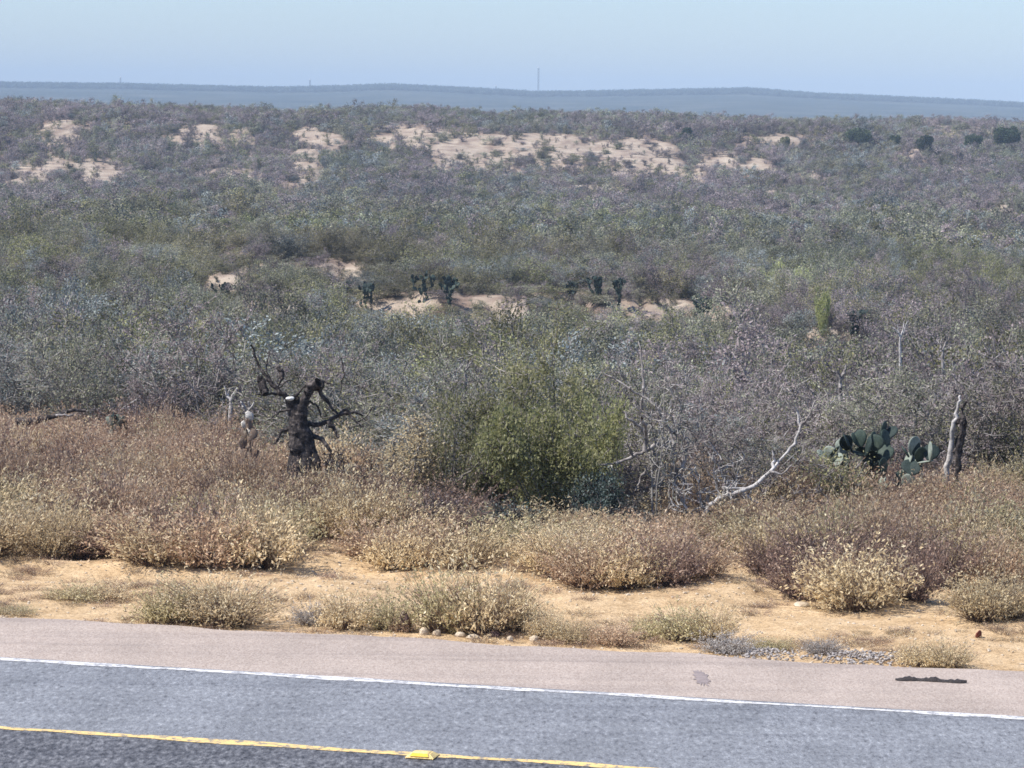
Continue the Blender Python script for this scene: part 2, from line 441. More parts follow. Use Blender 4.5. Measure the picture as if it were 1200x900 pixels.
# dark stain blotches on the shoulder are part of its surface
def flat_patch(name, px, row, w, d, z, mat, seed, label, cat, rot=0):
    y = G(px, row)[1] if False else None
    dd = ray(px, row); Yc = (HCAM - z) / -dd[2]; c = CAM + dd * Yc
    rng = np.random.default_rng(seed); n = 40; V = [(0, 0, .003)]; 
    for i in range(n):
        t = 2 * math.pi * i / n; k = .7 + .6 * rng.random()
        V.append((w / 2 * math.cos(t) * k, d / 2 * math.sin(t) * k, 0))
    Fc = [(0, 1 + i, 1 + (i + 1) % n) for i in range(n)]
    o = bpy.data.objects.new(name, mesh_from(name, V, Fc, [mat])); COL.objects.link(o)
    o.location = c; o.rotation_euler.z = -A + rot; o['label'] = label; o['category'] = cat
    return o
M['stain'] = surfmat('oil_stain', [(.3, (.20,.165,.16)), (.7, (.30,.25,.235))], 9, 0)
o = flat_patch('road_stain', 822, 794, .16, .9, .0175, M['stain'], 3, 'faint grey oil stain on the pinkish shoulder near the white line', 'stain', .25)

# ------------------------------------------------------------------ things
def tag(o, label=None, cat=None, group=None, kind=None):
    if label: o['label'] = label
    if cat: o['category'] = cat
    if group: o['group'] = group
    if kind: o['kind'] = kind
    return o
def link(name, me, parent=None):
    o = bpy.data.objects.new(name, me); COL.objects.link(o)
    if parent is not None: o.parent = parent
    return o
def thing(name, loc, label, cat, group=None, rz=0, sc=(1, 1, 1)):
    o = bpy.data.objects.new(name, None); COL.objects.link(o); o.empty_display_size = .2
    o.location = tuple(float(v) for v in loc); o.rotation_euler.z = rz; o.scale = sc
    return tag(o, label, cat, group)

TEMPL = {}
def scatter(name, tmpl_meshes, pts, rotz, scl, idx, label, cat=None):
    """one 'stuff' object made of instances"""
    c = bpy.data.collections.new(name + '_kinds')
    for i, me in enumerate(tmpl_meshes):
        o = bpy.data.objects.new('%s_kind_%02d' % (name, i), me); c.objects.link(o)
    me = bpy.data.meshes.new(name)
    me.vertices.add(len(pts)); me.vertices.foreach_set('co', np.asarray(pts, np.float32).ravel())
    a = me.attributes.new('s_rot', 'FLOAT_VECTOR', 'POINT')
    rr = np.zeros((len(pts), 3), np.float32); rr[:, 2] = rotz; a.data.foreach_set('vector', rr.ravel())
    a = me.attributes.new('s_scl', 'FLOAT_VECTOR', 'POINT'); a.data.foreach_set('vector', np.asarray(scl, np.float32).ravel())
    a = me.attributes.new('s_idx', 'INT', 'POINT'); a.data.foreach_set('value', np.asarray(idx, np.int32))
    o = link(name, me); tag(o, label, None, None, 'stuff')
    if cat: o['category'] = cat
    ng = bpy.data.node_groups.new(name + '_scatter', 'GeometryNodeTree')
    ng.interface.new_socket('Geometry', in_out='INPUT', socket_type='NodeSocketGeometry')
    ng.interface.new_socket('Geometry', in_out='OUTPUT', socket_type='NodeSocketGeometry')
    gi = ng.nodes.new('NodeGroupInput'); go = ng.nodes.new('NodeGroupOutput')
    ci = ng.nodes.new('GeometryNodeCollectionInfo'); ci.inputs['Collection'].default_value = c
    ci.inputs['Separate Children'].default_value = True; ci.inputs['Reset Children'].default_value = True
    ip = ng.nodes.new('GeometryNodeInstanceOnPoints'); ip.inputs['Pick Instance'].default_value = True
    def att(nm, ty):
        n = ng.nodes.new('GeometryNodeInputNamedAttribute'); n.data_type = ty; n.inputs['Name'].default_value = nm
        return [q for q in n.outputs if q.enabled and q.name == 'Attribute'][0]
    ng.links.new(gi.outputs[0], ip.inputs['Points']); ng.links.new(ci.outputs[0], ip.inputs['Instance'])
    ng.links.new(att('s_idx', 'INT'), ip.inputs['Instance Index'])
    ng.links.new(att('s_rot', 'FLOAT_VECTOR'), ip.inputs['Rotation'])
    ng.links.new(att('s_scl', 'FLOAT_VECTOR'), ip.inputs['Scale'])
    ng.links.new(ip.outputs[0], go.inputs[0])
    md = o.modifiers.new('scatter', 'NODES'); md.node_group = ng
    return o

# ---- woody shrub
def grow(rng, H, Rr, nst, lean=.5, r0=.03, nb=9, nt_=5, twig=.006, low=.12):
    """multi-stemmed shrub of height H and crown radius Rr; returns wood segments and twig points"""
    segs = []; tw = []
    def limb(p, d, L, r, n, lvl):
        p = np.array(p, float); d = unit(np.array(d, float)); pts = [p]
        for i in range(n):
            d = unit(d + rng.normal(size=3) * (.20 + .07 * lvl) + np.array([0, 0, .05 if lvl else .07]))
            q = p + d * L / n; ra = max(r * (1 - i / n * .7), twig); rb = max(r * (1 - (i + 1) / n * .7), twig * .8)
            if q[2] < .03: q[2] = .03 + .05 * rng.random()
            segs.append([*p, *q, ra, rb]); 
            if lvl >= 2: tw.append((p, q))
            p = q; pts.append((p, d))
        return pts[1:]
    for k in range(nst):
        az = 2 * math.pi * (k + rng.random()) / nst
        tilt = lean * (.2 + 1.0 * rng.random())
        d = (math.cos(az) * math.sin(tilt), math.sin(az) * math.sin(tilt), math.cos(tilt))
        L = H * (.6 + .4 * rng.random()) * (1 if tilt < .7 else .85)
        b0 = np.array([math.cos(az), math.sin(az), 0]) * Rr * .12 * rng.random()
        main = limb(b0, d, L, r0 * (.6 + .6 * rng.random()), 6, 0)
        for i in range(nb):
            t = low + (1 - low) * rng.random(); j = min(int(t * len(main)), len(main) - 1); p, dd = main[j]
            sd = unit(dd * .5 + rng.normal(size=3) * .75)
            sub = limb(p, sd, Rr * (.35 + .5 * rng.random()) * (1.1 - .5 * t), r0 * .38, 4, 1)
            for _ in range(nt_):
                p2, d2 = sub[rng.integers(len(sub))]
                limb(p2, unit(d2 * .5 + rng.normal(size=3) * .8), Rr * (.14 + .22 * rng.random()), twig * 1.4, 3, 2)
    return np.array(segs), tw

def leafpts(tw, n, rng, sp):
    a = np.array([t[0] for t in tw]); b = np.array([t[1] for t in tw])
    k = rng.integers(len(tw), size=n); f = rng.random((n, 1))
    c = a[k] * (1 - f) + b[k] * f + rng.normal(size=(n, 3)) * sp
    c[:, 2] = np.maximum(c[:, 2], .02)
    return c, unit(b[k] - a[k])

def shrub_geo(seed, H=2.4, Rr=1.3, nst=7, leaves=5000, leaf=.035, lsp=.05, twig=.006, lean=.6, nb=9, nt_=5, r0=.028, lw=.5):
    rng = np.random.default_rng(seed)
    segs, tw = grow(rng, H, Rr, nst, lean, r0, nb, nt_, twig)
    wood = tubes(segs, rng)
    c, d = leafpts(tw, leaves, rng, lsp)
    return wood, cards(c, rng, leaf, leaf * lw, d)

def two(name, geo, mw, mf):
    w, f = geo
    return (mesh_from(name + '_stems', w[0], w[1], [mw], w[2]), mesh_from(name + '_foliage', f[0], f[1], [mf], f[2]))
def one(name, geo, mw, mf):
    V, Fc, rn, mi = merge(geo)
    return mesh_from(name, V, Fc, [mw, mf], rn, mi)

NEARG = [shrub_geo(100 + i, H=h, Rr=r, nst=ns, leaves=int(lv * 1.15), leaf=.055, twig=.0085) for i, (h, r, ns, lv) in enumerate(
    [(2.5, 1.35, 8, 4200), (2.9, 1.5, 8, 5200), (2.1, 1.3, 7, 3200), (2.6, 1.2, 7, 1600)])]
BCOL = ['f_grey', 'f_blue', 'f_olive', 'f_mauve']
NEAR = [[two('brush_%d_%s' % (i, c), g, M['bark'], M[c]) for c in BCOL] for i, g in enumerate(NEARG)]
MIDG = [shrub_geo(200 + i, H=h, Rr=1.45, nst=6, leaves=3000, leaf=.085, lsp=.11, twig=.012, nb=7, nt_=3, r0=.035) for i, h in enumerate([2.3, 2.7, 3.1])]
MID = [one('mid_%d_%s' % (i, c), g, M['bark_mid'], M[c]) for i, g in enumerate(MIDG) for c in BCOL]
FARG = [shrub_geo(300 + i, H=h, Rr=1.5, nst=5, leaves=900, leaf=.165, lsp=.17, twig=.03, nb=4, nt_=2, r0=.05) for i, h in enumerate([2.2, 2.6, 3.0])]
FAR = [one('far_%d_%s' % (i, c), g, M['bark_mid'], M[c]) for i, g in enumerate(FARG) for c in BCOL]

# ---- grass clump
def clump_geo(seed, H=.72, Rr=.48, nst=420, heads=3400, hl=.052, hw=.019, wst=.0035):
    rng = np.random.default_rng(seed)
    az = rng.random(nst) * 2 * math.pi; sp = np.sqrt(rng.random(nst))
    b0 = np.stack([np.cos(az) * .14 * sp, np.sin(az) * .14 * sp, np.zeros(nst)], 1) + rng.normal(size=(nst, 3)) * [.03, .03, 0]
    lob = 1 + .28 * np.sin(az * 2 + rng.random() * 6) * rng.random() + .22 * np.sin(az * 5 + rng.random() * 6) + .18 * rng.normal(size=nst)
    tilt = sp * 1.05; L = np.clip(lob, .4, 1.5) * H * (.65 + .45 * rng.random(nst)) * (1 - .12 * sp)
    d = np.stack([np.cos(az) * np.sin(tilt), np.sin(az) * np.sin(tilt), np.cos(tilt)], 1)
    d = unit(d + rng.normal(size=(nst, 3)) * .12)
    segs = []; p = b0; ends = []
    for i in range(3):
        d = unit(d + np.stack([np.cos(az), np.sin(az), -.25 * np.ones(nst)], 1) * .10 * i + rng.normal(size=(nst, 3)) * .10)
        q = p + d * (L / 3)[:, None] * (Rr / .48) ** .3
        q[:, 2] = np.maximum(q[:, 2], .02)
        w = wst * (1 - .25 * i)
        segs.append(np.hstack([p, q, np.full((nst, 1), w), np.full((nst, 1), w * .75)])); ends.append((p, q, d)); p = q
    wood = tubes(np.vstack(segs), rng)
    a = np.vstack([ends[1][0], ends[2][0], ends[2][0]]); b = np.vstack([ends[1][1], ends[2][1], ends[2][1]]); dd = np.vstack([ends[1][2], ends[2][2], ends[2][2]])
    k = rng.integers(len(a), size=heads); f = rng.random((heads, 1)) ** .7
    c = a[k] * (1 - f) + b[k] * f + rng.normal(size=(heads, 3)) * .02
    return wood, cards(c, rng, hl, hw, dd[k] * .55)
CG = [clump_geo(400), clump_geo(401, .8, .5, 480, 4000), clump_geo(402, .6, .5, 380, 3000), clump_geo(403, .7, .42, 360, 2400)]
GK = {'straw': ('g_stem', 'g_straw'), 'russet': ('g_russet_stem', 'g_russet'), 'plum': ('g_plum_stem', 'g_plum'), 'olive': ('g_stem', 'g_olive'), 'grey': ('g_stem', 'g_grey')}
CL = {k: [two('clump_%d_%s' % (i, k), g, M[a], M[b]) for i, g in enumerate(CG)] for k, (a, b) in GK.items()}
TG = [clump_geo(450 + i, .26, .34, 70, 150, .04, .011, .003) for i in range(3)]
TUFT = [one('tuft_%d_%s' % (i, k), g, M[a], M[b]) for i, g in enumerate(TG) for k, (a, b) in list(GK.items())[:2]]
CLONE = {k: [one('clumpone_%d_%s' % (i, k), g, M[a], M[b]) for i, g in enumerate(CG[:3])] for k, (a, b) in GK.items()}

# ---- rock
def rock_mesh(name, seed, mat, sub=2, sx=1, sy=1, sz=.7, amp=.25):
    import bmesh
    bm = bmesh.new(); bmesh.ops.create_icosphere(bm, subdivisions=sub, radius=.5)
    rng = np.random.default_rng(seed); off = rng.random(3) * 50
    for v in bm.verts:
        k = 1 + amp * 2 * (float(fbm(v.co.x * 2.2 + off[0], v.co.y * 2.2 + v.co.z * 1.7 + off[1], 5, 3)) - .5)
        v.co = Vector((v.co.x * k * sx, v.co.y * k * sy, v.co.z * k * sz))
    me = bpy.data.meshes.new(name); bm.to_mesh(me); bm.free(); me.materials.append(mat)
    return me

# ================================================================== grass clumps
FR_PX = [-100, 0, 60, 110, 150, 250, 340, 380, 430, 470, 560, 640, 690, 760, 815, 840, 875, 900, 950, 1010, 1060, 1100, 1150, 1190, 1300]
FR_RW = [655, 660, 663, 648, 662, 668, 664, 652, 660, 672, 668, 672, 690, 694, 682, 652, 655, 690, 700, 712, 705, 690, 688, 692, 694]
clumps = []   # x, y, scale, kind, variant, zone
def addc(x, y, w, h, kind): clumps.append([x, y, w, h, kind])
# single clumps standing on the sand in front: col, base row, width px, height px, kind
solo = [(195,731,75,50,'olive'),(265,733,100,62,'straw'),(238,728,70,50,'straw'),(90,703,60,22,'olive'),(130,704,50,26,'straw'),(18,719,40,12,'olive'),
        (405,737,70,46,'straw'),(455,738,60,44,'olive'),(520,741,75,78,'olive'),(565,743,90,86,'straw'),(600,740,60,60,'straw'),(640,748,45,34,'straw'),
        (672,753,50,30,'straw'),(720,757,50,32,'russet'),(795,750,60,44,'olive'),(835,752,50,44,'straw'),(752,748,40,26,'olive'),
        (1075,781,50,30,'straw'),(1110,782,50,34,'straw'),(905,762,40,16,'olive'),(965,766,40,22,'grey'),
        (1152,728,72,62,'straw'),(1180,724,60,56,'straw'),(1005,716,110,84,'straw'),(945,703,85,66,'plum'),(985,708,70,70,'russet'),(1070,704,60,70,'plum'),
        (365,733,40,30,'grey'),(472,740,30,20,'russet'),(20,722,30,10,'straw'),(850,765,50,26,'grey')]
for px, row, w, h, k in solo:
    g = G(px, row); s = g[1] / F; addc(g[0], g[1], w * s, h * s, k)
# taller grass hiding the feet of the stump, the pads and the snags
for px_, Yq, w_, h_, k_ in [(318,47.4,.8,.85,'russet'),(338,47.0,.8,.95,'plum'),(358,46.9,.85,.9,'russet'),(380,47.2,.9,1.05,'straw'),(400,47.5,.9,.95,'russet'),(425,44.9,.9,.95,'straw'),(445,45.2,.8,.8,'russet'),(350,45.8,.8,.85,'plum'),(372,45.4,.9,.9,'straw'),
        (142,44.6,.9,.85,'russet'),(122,44.7,.8,.9,'plum'),(160,44.9,.8,.8,'russet'),(285,48.5,.8,1.0,'russet'),(302,48.3,.7,.9,'russet'),(268,48.6,.8,.95,'plum'),(705,45.4,.9,.62,'straw'),(722,45.5,.8,.6,'russet'),(690,45.5,.7,.6,'russet'),
        (873,45.8,.7,.8,'plum'),(890,46.0,.7,.7,'russet'),(858,46.1,.7,.7,'russet'),(1105,49.2,.9,.85,'russet'),(1125,49.0,.9,.9,'russet'),(1085,49.3,.8,.8,'straw'),(1145,49.2,.8,.8,'russet'),
        (1000,49.0,.9,.8,'russet'),(1025,49.2,.9,.85,'russet'),(1050,49.1,.9,.8,'plum'),(975,49.3,.8,.75,'russet'),(700,43.6,.9,.7,'straw'),(722,43.9,.8,.6,'straw'),(800,46.0,.8,.5,'russet'),(835,45.6,.8,.45,'plum')]:
    addc((px_ - 600) / F * Yq, Yq, w_, h_ * (.82 if 310 < px_ < 410 or px_ > 960 else .7 if 680 < px_ < 900 else 1.1), k_)
for px_, row_, w_, h_, k_ in [(432,655,70,50,'russet'),(465,668,75,52,'straw'),(505,664,85,60,'russet'),(545,666,80,58,'straw'),(585,655,80,55,'olive'),(480,640,80,50,'straw'),(530,636,90,50,'plum'),(690,688,90,62,'russet'),(735,690,85,60,'straw'),(780,686,80,60,'plum'),
        (655,668,80,55,'straw'),(820,676,70,52,'russet'),(760,662,80,55,'russet'),(300,664,110,70,'straw'),(180,662,90,62,'straw'),(240,664,100,66,'russet'),(100,655,60,50,'plum')]:
    g = G(px_, row_); s_ = g[1] / F; addc(g[0], g[1], w_ * s_, h_ * s_, k_)
# the dense band behind
rng = np.random.default_rng(5)
yy = 37.5
while yy < 66:
    half = yy * .1667 + 1.6; x = -half
    while x < half:
        X = x + rng.normal() * .16; Y = yy + rng.normal() * .16
        z = float(T(X, Y)); px, row = proj(X, Y, z); s = sdist(X, Y); e = float(edge_q(X, Y))
        fr = np.interp(px, FR_PX, FR_RW)
        fr2 = fr - 26 * float(sstep(.45, .7, fbm(X / 1.5, 2., 47, 2)))
        if row < fr2 and s < e + 2 and rng.random() < (.8 if fr - row < 60 else .86):
            n1 = float(fbm(X / 1.6, Y / 1.6, 41, 3)); depth = fr - row
            back = sstep(20, 75, depth); n1 -= .05 * back
            if n1 < .34: k = 'plum'
            elif n1 < .43: k = 'russet'
            elif rng.random() < back * (.85 if px < 430 or px > 800 else .55): k = 'russet'
            else: k = 'straw' if rng.random() < .75 else 'olive'
            w = .95 * (.55 + .75 * rng.random()); h = (.38 + .62 * float(fbm(X / 2, Y / 2, 8, 2))) * (.65 + .6 * rng.random()) * (.62 if 555 < px < 800 and Y > 42 else 1)
            if 560 < px < 790 and Y > 44.6 and rng.random() < .7: x += .7; continue
            addc(X, Y, w, h, k)
        x += .74 + .012 * (yy - 40)
    yy += .78
LBL = {'straw': 'straw-coloured bunch grass clump', 'russet': 'russet brown bunch grass clump', 'plum': 'dark plum-brown dry twiggy clump', 'olive': 'olive and straw grass clump', 'grey': 'small grey dry tuft'}
def clump_label(px, row, kind, i):
    if i < len(solo): return None
    side = 'left of the black stump' if px < 330 else 'between the black stump and the green bush' if px < 580 else \
           'in front of the green bush and dead tree' if px < 820 else 'below the fallen bleached branch' if px < 1000 else 'below the two-legged grey snag'
    return side
clumps_arr = sorted(range(len(clumps)), key=lambda i: -(1e9 if i < len(solo) else clumps[i][3] / clumps[i][1]))
ind = set(clumps_arr[:296])
solo_lbl = ['left end of the long clump on the sand below the stump','right half of the long straw clump on the sand at left','middle of the long straw clump on the sand at left','low olive clump on the sand at far left','low straw clump on the sand right of the far-left olive one','tiny olive tuft where sand meets shoulder at far left',
 'small straw clump on the shoulder edge left of the brown stone','olive clump on the shoulder edge just left of the brown stone','tall olive clump just right of the brown stone','tallest straw clump at the shoulder edge','straw clump leaning right of the tallest edge clump','low straw clump right of the tall edge clumps',
 'thin straw clump by the pale stones at mid edge','thin russet clump on the shoulder edge','olive green clump on the sand right of centre','straw clump beside the olive green one right of centre','small olive clump left of the olive green one',
 'low straw clump beside the grey gravel heap','low straw clump farther from the grey gravel heap','flat olive tuft on the edge left of the grey gravel heap','grey tuft touching the grey gravel heap',
 'rounded straw clump alone on the sand at far right','straw clump behind the rounded far-right one','broad round straw clump jutting onto the sand at right','plum-brown clump left of the broad round one','russet clump tucked behind the broad round one','plum-brown clump right of the broad round one',
 'small grey tuft on the shoulder edge at left','small russet tuft behind the brown stone','flattest straw tuft at the far left shoulder edge','small grey tuft left of the olive edge tuft at right']
rng = np.random.default_rng(6)
rest = []
for i, (x, y, w, h, k) in enumerate(clumps):
    z = float(T(x, y)) - .02; rz = rng.random() * 6.28
    v = int(rng.integers(4)); sh = [(.96, .66), (1.0, .74), (.96, .56), (.86, .64)][v]
    sc = (w / sh[0], w / sh[0], h / sh[1])
    if i not in ind:
        rest.append((x, y, z, rz, sc, k, v % 3)); continue
    px, row = proj(x, y, z)
    if i < len(solo):
        lab = solo_lbl[i]; grp = 'grass clumps on the sandy verge'
    else:
        side = clump_label(px, row, k, i); lab = LBL[k] + ' ' + side
        grp = {'straw': 'straw', 'russet': 'russet', 'plum': 'plum-brown', 'olive': 'olive', 'grey': 'grey'}[k] + ' grass clumps ' + side
    root = thing('grass_clump', (x, y, z), lab, 'grass clump', grp, rz, sc)
    a, b = CL[k][v]
    link('stems', a, root); link('seed_heads', b, root)
if rest:
    tm = []; order = {}
    for k in GK:
        for v in range(3): order[(k, v)] = len(tm); tm.append(CLONE[k][v])
    scatter('grass_clumps_behind', tm, [r[:3] for r in rest], [r[3] for r in rest], [r[4] for r in rest], [order[(r[5], r[6])] for r in rest],
            'farther dry bunch grass merging into the foot of the brush', 'dry grass')
# short dead grass between and on the sand
rng = np.random.default_rng(7); pts = []; rz = []; sc = []; ix = []
while len(pts) < 5600:
    y = rng.uniform(35.5, 64); x = rng.uniform(-1, 1) * (y * .1667 + 2); s = sdist(x, y)
    if s < S_EDGE + .05 or s > float(edge_q(x, y)) + 4: continue
    z = float(T(x, y)); px, row = proj(x, y, z); fr = float(np.interp(px, FR_PX, FR_RW))
    n1 = float(fbm(x / 1.1, y / .8, 88, 3))
    dens = 1 if row < fr - 45 else .35 if row < fr else (.9 if n1 > .60 else .10 if n1 > .5 else .02)
    if S_EDGE < s < S_EDGE + .5: dens = max(dens, .45 if n1 > .45 else .08)
    if 590 < px < 870 and S_EDGE < s < S_EDGE + 1.3: dens = max(dens, .6)
    if rng.random() > dens: continue
    pts.append((x, y, z - .01)); rz.append(rng.random() * 6.28); q = rng.uniform(.4, 1.0) * (1 if row < fr - 45 else .6); sc.append((q * 1.2, q * 1.2, q * (1.2 if row < fr else .8))); ix.append(int(rng.integers(len(TUFT))))
scatter('short_grass', TUFT, pts, rz, sc, ix, 'short dead grass tufts scattered over the sandy verge', 'short grass')
# pebbles
PEB = [rock_mesh('pebble_%d' % i, 500 + i, M['stone'], 1, 1, .8, .6, .35) for i in range(4)]
pts = []; rz = []; sc = []; ix = []
while len(pts) < 3200:
    y = rng.uniform(34.5, 46); x = rng.uniform(-1, 1) * (y * .1667 + 2); s = sdist(x, y)
    if s < S_EDGE - .02: continue
    n1 = float(fbm(x / 1.5, y / 1.1, 90, 3)); near = s < S_EDGE + .45
    if rng.random() > (.9 if near else .25) * (1 if n1 > .5 else .3): continue
    pts.append((x, y, float(T(x, y)) + .004)); rz.append(rng.random() * 6.28)
    q = rng.uniform(.018, .05) * (1.5 if rng.random() < .12 else 1) * (1.2 if near else 1); sc.append((q, q, q)); ix.append(int(rng.integers(4)))
scatter('gravel', PEB, pts, rz, sc, ix, 'loose pale limestone gravel on the sand beside the shoulder', 'gravel')

# single stones
def stone(px, row, wpx, hpx, mat, seed, label, cat='stone', group=None, sink=.25, name='stone'):
    g = G(px, row); s = g[1] / F
    me = rock_mesh(name, seed, mat, 2, wpx * s, wpx * s * .8, hpx * s * 1.15, .5)
    o = link(name, me); o.location = (g[0], g[1], g[2] + hpx * s * (.5 - sink)); o.rotation_euler.z = seed; tag(o, label, cat, group); return o
stone(1147, 748, 9, 10, M['red_stone'], 1, 'round reddish brown stone alone on the sand at far right')
stone(474, 741, 17, 26, M['dark_stone'], 2, 'upright dark brown stone at the shoulder edge beside the tall grass clumps', sink=.1)
for i, (px, row, w, h, wh) in enumerate([(497,744,13,12,'leftmost'),(512,745,12,9,'second'),(540,747,13,9,'third'),(556,749,17,8,'fourth, widest'),(598,752,11,9,'fifth'),(625,752,14,10,'last')]):
    stone(px, row, w, h, M['stone'], 10 + i, 'pale limestone rock by the shoulder, %s from the brown stone' % wh, 'rock', 'pale rocks along the shoulder edge', name='rock')
stone(580, 747, 16, 8, M['dark_stone'], 21, 'flat dark rock between pale rocks at the shoulder edge', 'rock', name='rock')
stone(732, 750, 18, 6, M['stone'], 22, 'flat pale slab lying on the sand right of the pale rocks', 'rock', name='rock')
stone(940, 711, 24, 7, M['stone'], 23, 'flat sandy rock in front of the plum-brown clump', 'rock', name='rock')
# grey gravel heaps: loose chips
GM = surfmat('grey_gravel', [(.35, (.17,.15,.14)), (.5, (.33,.30,.28)), (.68, (.52,.48,.44))], 18, .5, 45)
def heap(px, row, wpx, dm, hm, n, seed, label):
    rg = np.random.default_rng(seed); g = G(px, row); wm = wpx * g[1] / F; bm = bmesh.new(); st = rock_mesh('chip', seed, GM, 1, 1, .8, .7, .5)
    for k in range(n):
        u, v = rg.normal() * .42, rg.normal() * .42
        hh = hm * math.exp(-(u * u + v * v) * 2.2); q = rg.uniform(.02, .055)
        X_, Y__ = u * wm / 1.6, v * dm; cx, cy = g[0] + X_ * CA + Y__ * SA, g[1] - X_ * SA + Y__ * CA
        t = st.copy(); t.transform(Matrix.Translation((cx, cy, float(T(cx, cy)) + .02 + hh * rg.random())) @ Matrix.Rotation(rg.random() * 6, 4, 'Z') @ Matrix.Rotation(rg.random(), 4, 'X') @ Matrix.Scale(q, 4)); bm.from_mesh(t); bpy.data.meshes.remove(t)
    me = bpy.data.meshes.new('gravel_heap'); bm.to_mesh(me); bm.free(); me.materials.append(GM)
    o = link('gravel_heap', me); tag(o, label, None, None, 'stuff')
import bmesh
heap(1008, 774, 120, .7, .08, 420, 30, 'low heap of grey gravel spilled along the shoulder edge')
heap(885, 767, 100, .6, .04, 260, 33, 'thinner streak of grey gravel left of the low heap')
# tyre scrap on the shoulder
dd = ray(1091, 798); c = CAM + dd * ((HCAM - .02) / -dd[2]); L = 84 * c[1] / F
rg = np.random.default_rng(4); V = []; Fc = []; n = 30
for i in range(n + 1):
    t = i / n; wv = (.02 + .018 * rg.random()) * (1 if .05 < t < .95 else .4); zz = .012 + .035 * math.sin(t * 9) ** 2 * rg.random()
    xx = (t - .5) * L; yo = .03 * math.sin(t * 5)
    V += [(xx, yo - wv, .002), (xx, yo - wv * .6, zz + .006), (xx, yo + wv * .6, zz + .01), (xx, yo + wv, .002)]
for i in range(n):
    for j in range(3): Fc.append((4 * i + j, 4 * i + 4 + j, 4 * i + 5 + j, 4 * i + 1 + j))
o = link('tyre_scrap', mesh_from('tyre_scrap', V, Fc, [M['rubber']])); o.location = (c[0], c[1], .016); o.rotation_euler.z = -A * .35
tag(o, 'torn strip of dark tyre rubber lying on the shoulder', 'tyre scrap')
# raised pavement marker on the yellow line
import bmesh
bm = bmesh.new()
w, d, h = .15, .14, .045
vb = [bm.verts.new(p) for p in [(-w,-d,0),(w,-d,0),(w,d,0),(-w,d,0)]]; vt = [bm.verts.new(p) for p in [(-w*.55,-d*.5,h),(w*.55,-d*.5,h),(w*.55,d*.5,h),(-w*.55,d*.5,h)]]
bm.faces.new(vt); bm.faces.new(vb[::-1])
for i in range(4): bm.faces.new((vb[i], vb[(i+1)%4], vt[(i+1)%4], vt[i]))
bmesh.ops.bevel(bm, geom=bm.edges[:], offset=.012, segments=2, affect='EDGES')
me = bpy.data.meshes.new('body'); bm.to_mesh(me); bm.free(); me.materials.append(surfmat('marker_body', [(.35, (.42,.31,.15)), (.5, (.70,.53,.22)), (.7, (.80,.64,.30))], 22, .3, 60, rough=.6))
dd = ray(495, 886); c = CAM + dd * ((HCAM - .02) / -dd[2])
root = thing('road_marker', (c[0], c[1], .018), 'raised yellow reflective marker on the yellow centre line', 'road marker', rz=-A)
link('body', me, root)
bm = bmesh.new()
for p in [(-w*.62,-d*.86,.022),(w*.62,-d*.86,.022),(w*.5,-d*.64,.046),(-w*.5,-d*.64,.046)]: bm.verts.new((p[0], p[1] - .004, p[2]))
bm.faces.new(bm.verts[:]); r_ = bmesh.ops.extrude_face_region(bm, geom=bm.faces[:]); 
for v in [q for q in r_['geom'] if isinstance(q, bmesh.types.BMVert)]: v.co += Vector((0, .006, .0))
me = bpy.data.meshes.new('reflector'); bm.to_mesh(me); bm.free(); me.materials.append(surfmat('amber_reflector', [(.3, (.75,.45,.05)), (.7, (.85,.55,.1))], 20, 0, rough=.25))
link('reflector', me, root)

# ================================================================== deadwood and other heroes
def poly(pts, Y, r0, r1, rng, dy=.25, n=None, knob=.0):
    """tapered limb following photo columns/rows at depth Y, wandering a little in depth"""
    out = []; off = 0; W = []
    for i, p in enumerate(pts):
        if len(p) == 3: off = p[2]
        else: off += rng.normal() * dy * .4
        W.append(P(p[0], p[1], Y + off))
    W = np.array(W); fine = []
    for i in range(len(W) - 1):
        for t in np.linspace(0, 1, 4)[:-1 if i < len(W) - 2 else None]:
            fine.append(W[i] * (1 - t) + W[i + 1] * t + (rng.normal(size=3) * .012 if 0 < t < 1 else 0))
    fine = np.array(fine); m = len(fine) - 1
    rr = [(r0 + (r1 - r0) * i / m) * (1 + knob * rng.normal()) for i in range(m + 1)]
    return [[*fine[i], *fine[i + 1], max(rr[i], .004), max(rr[i + 1], .004)] for i in range(m)], fine
def obj_from_segs(name, segs, mat, origin, parent=None, n=7, seed=1):
    S = np.array(segs, float); S[:, :3] -= origin; S[:, 3:6] -= origin
    v, f, r = tubes(S, np.random.default_rng(seed), n)
    return link(name, mesh_from(name, v, f, [mat], r, smooth=True), parent)
def ground_at(px, Y):
    d = ray(px, 450); return np.array([d[0] * Y, Y, float(T(d[0] * Y, Y))])

rng = np.random.default_rng(21)
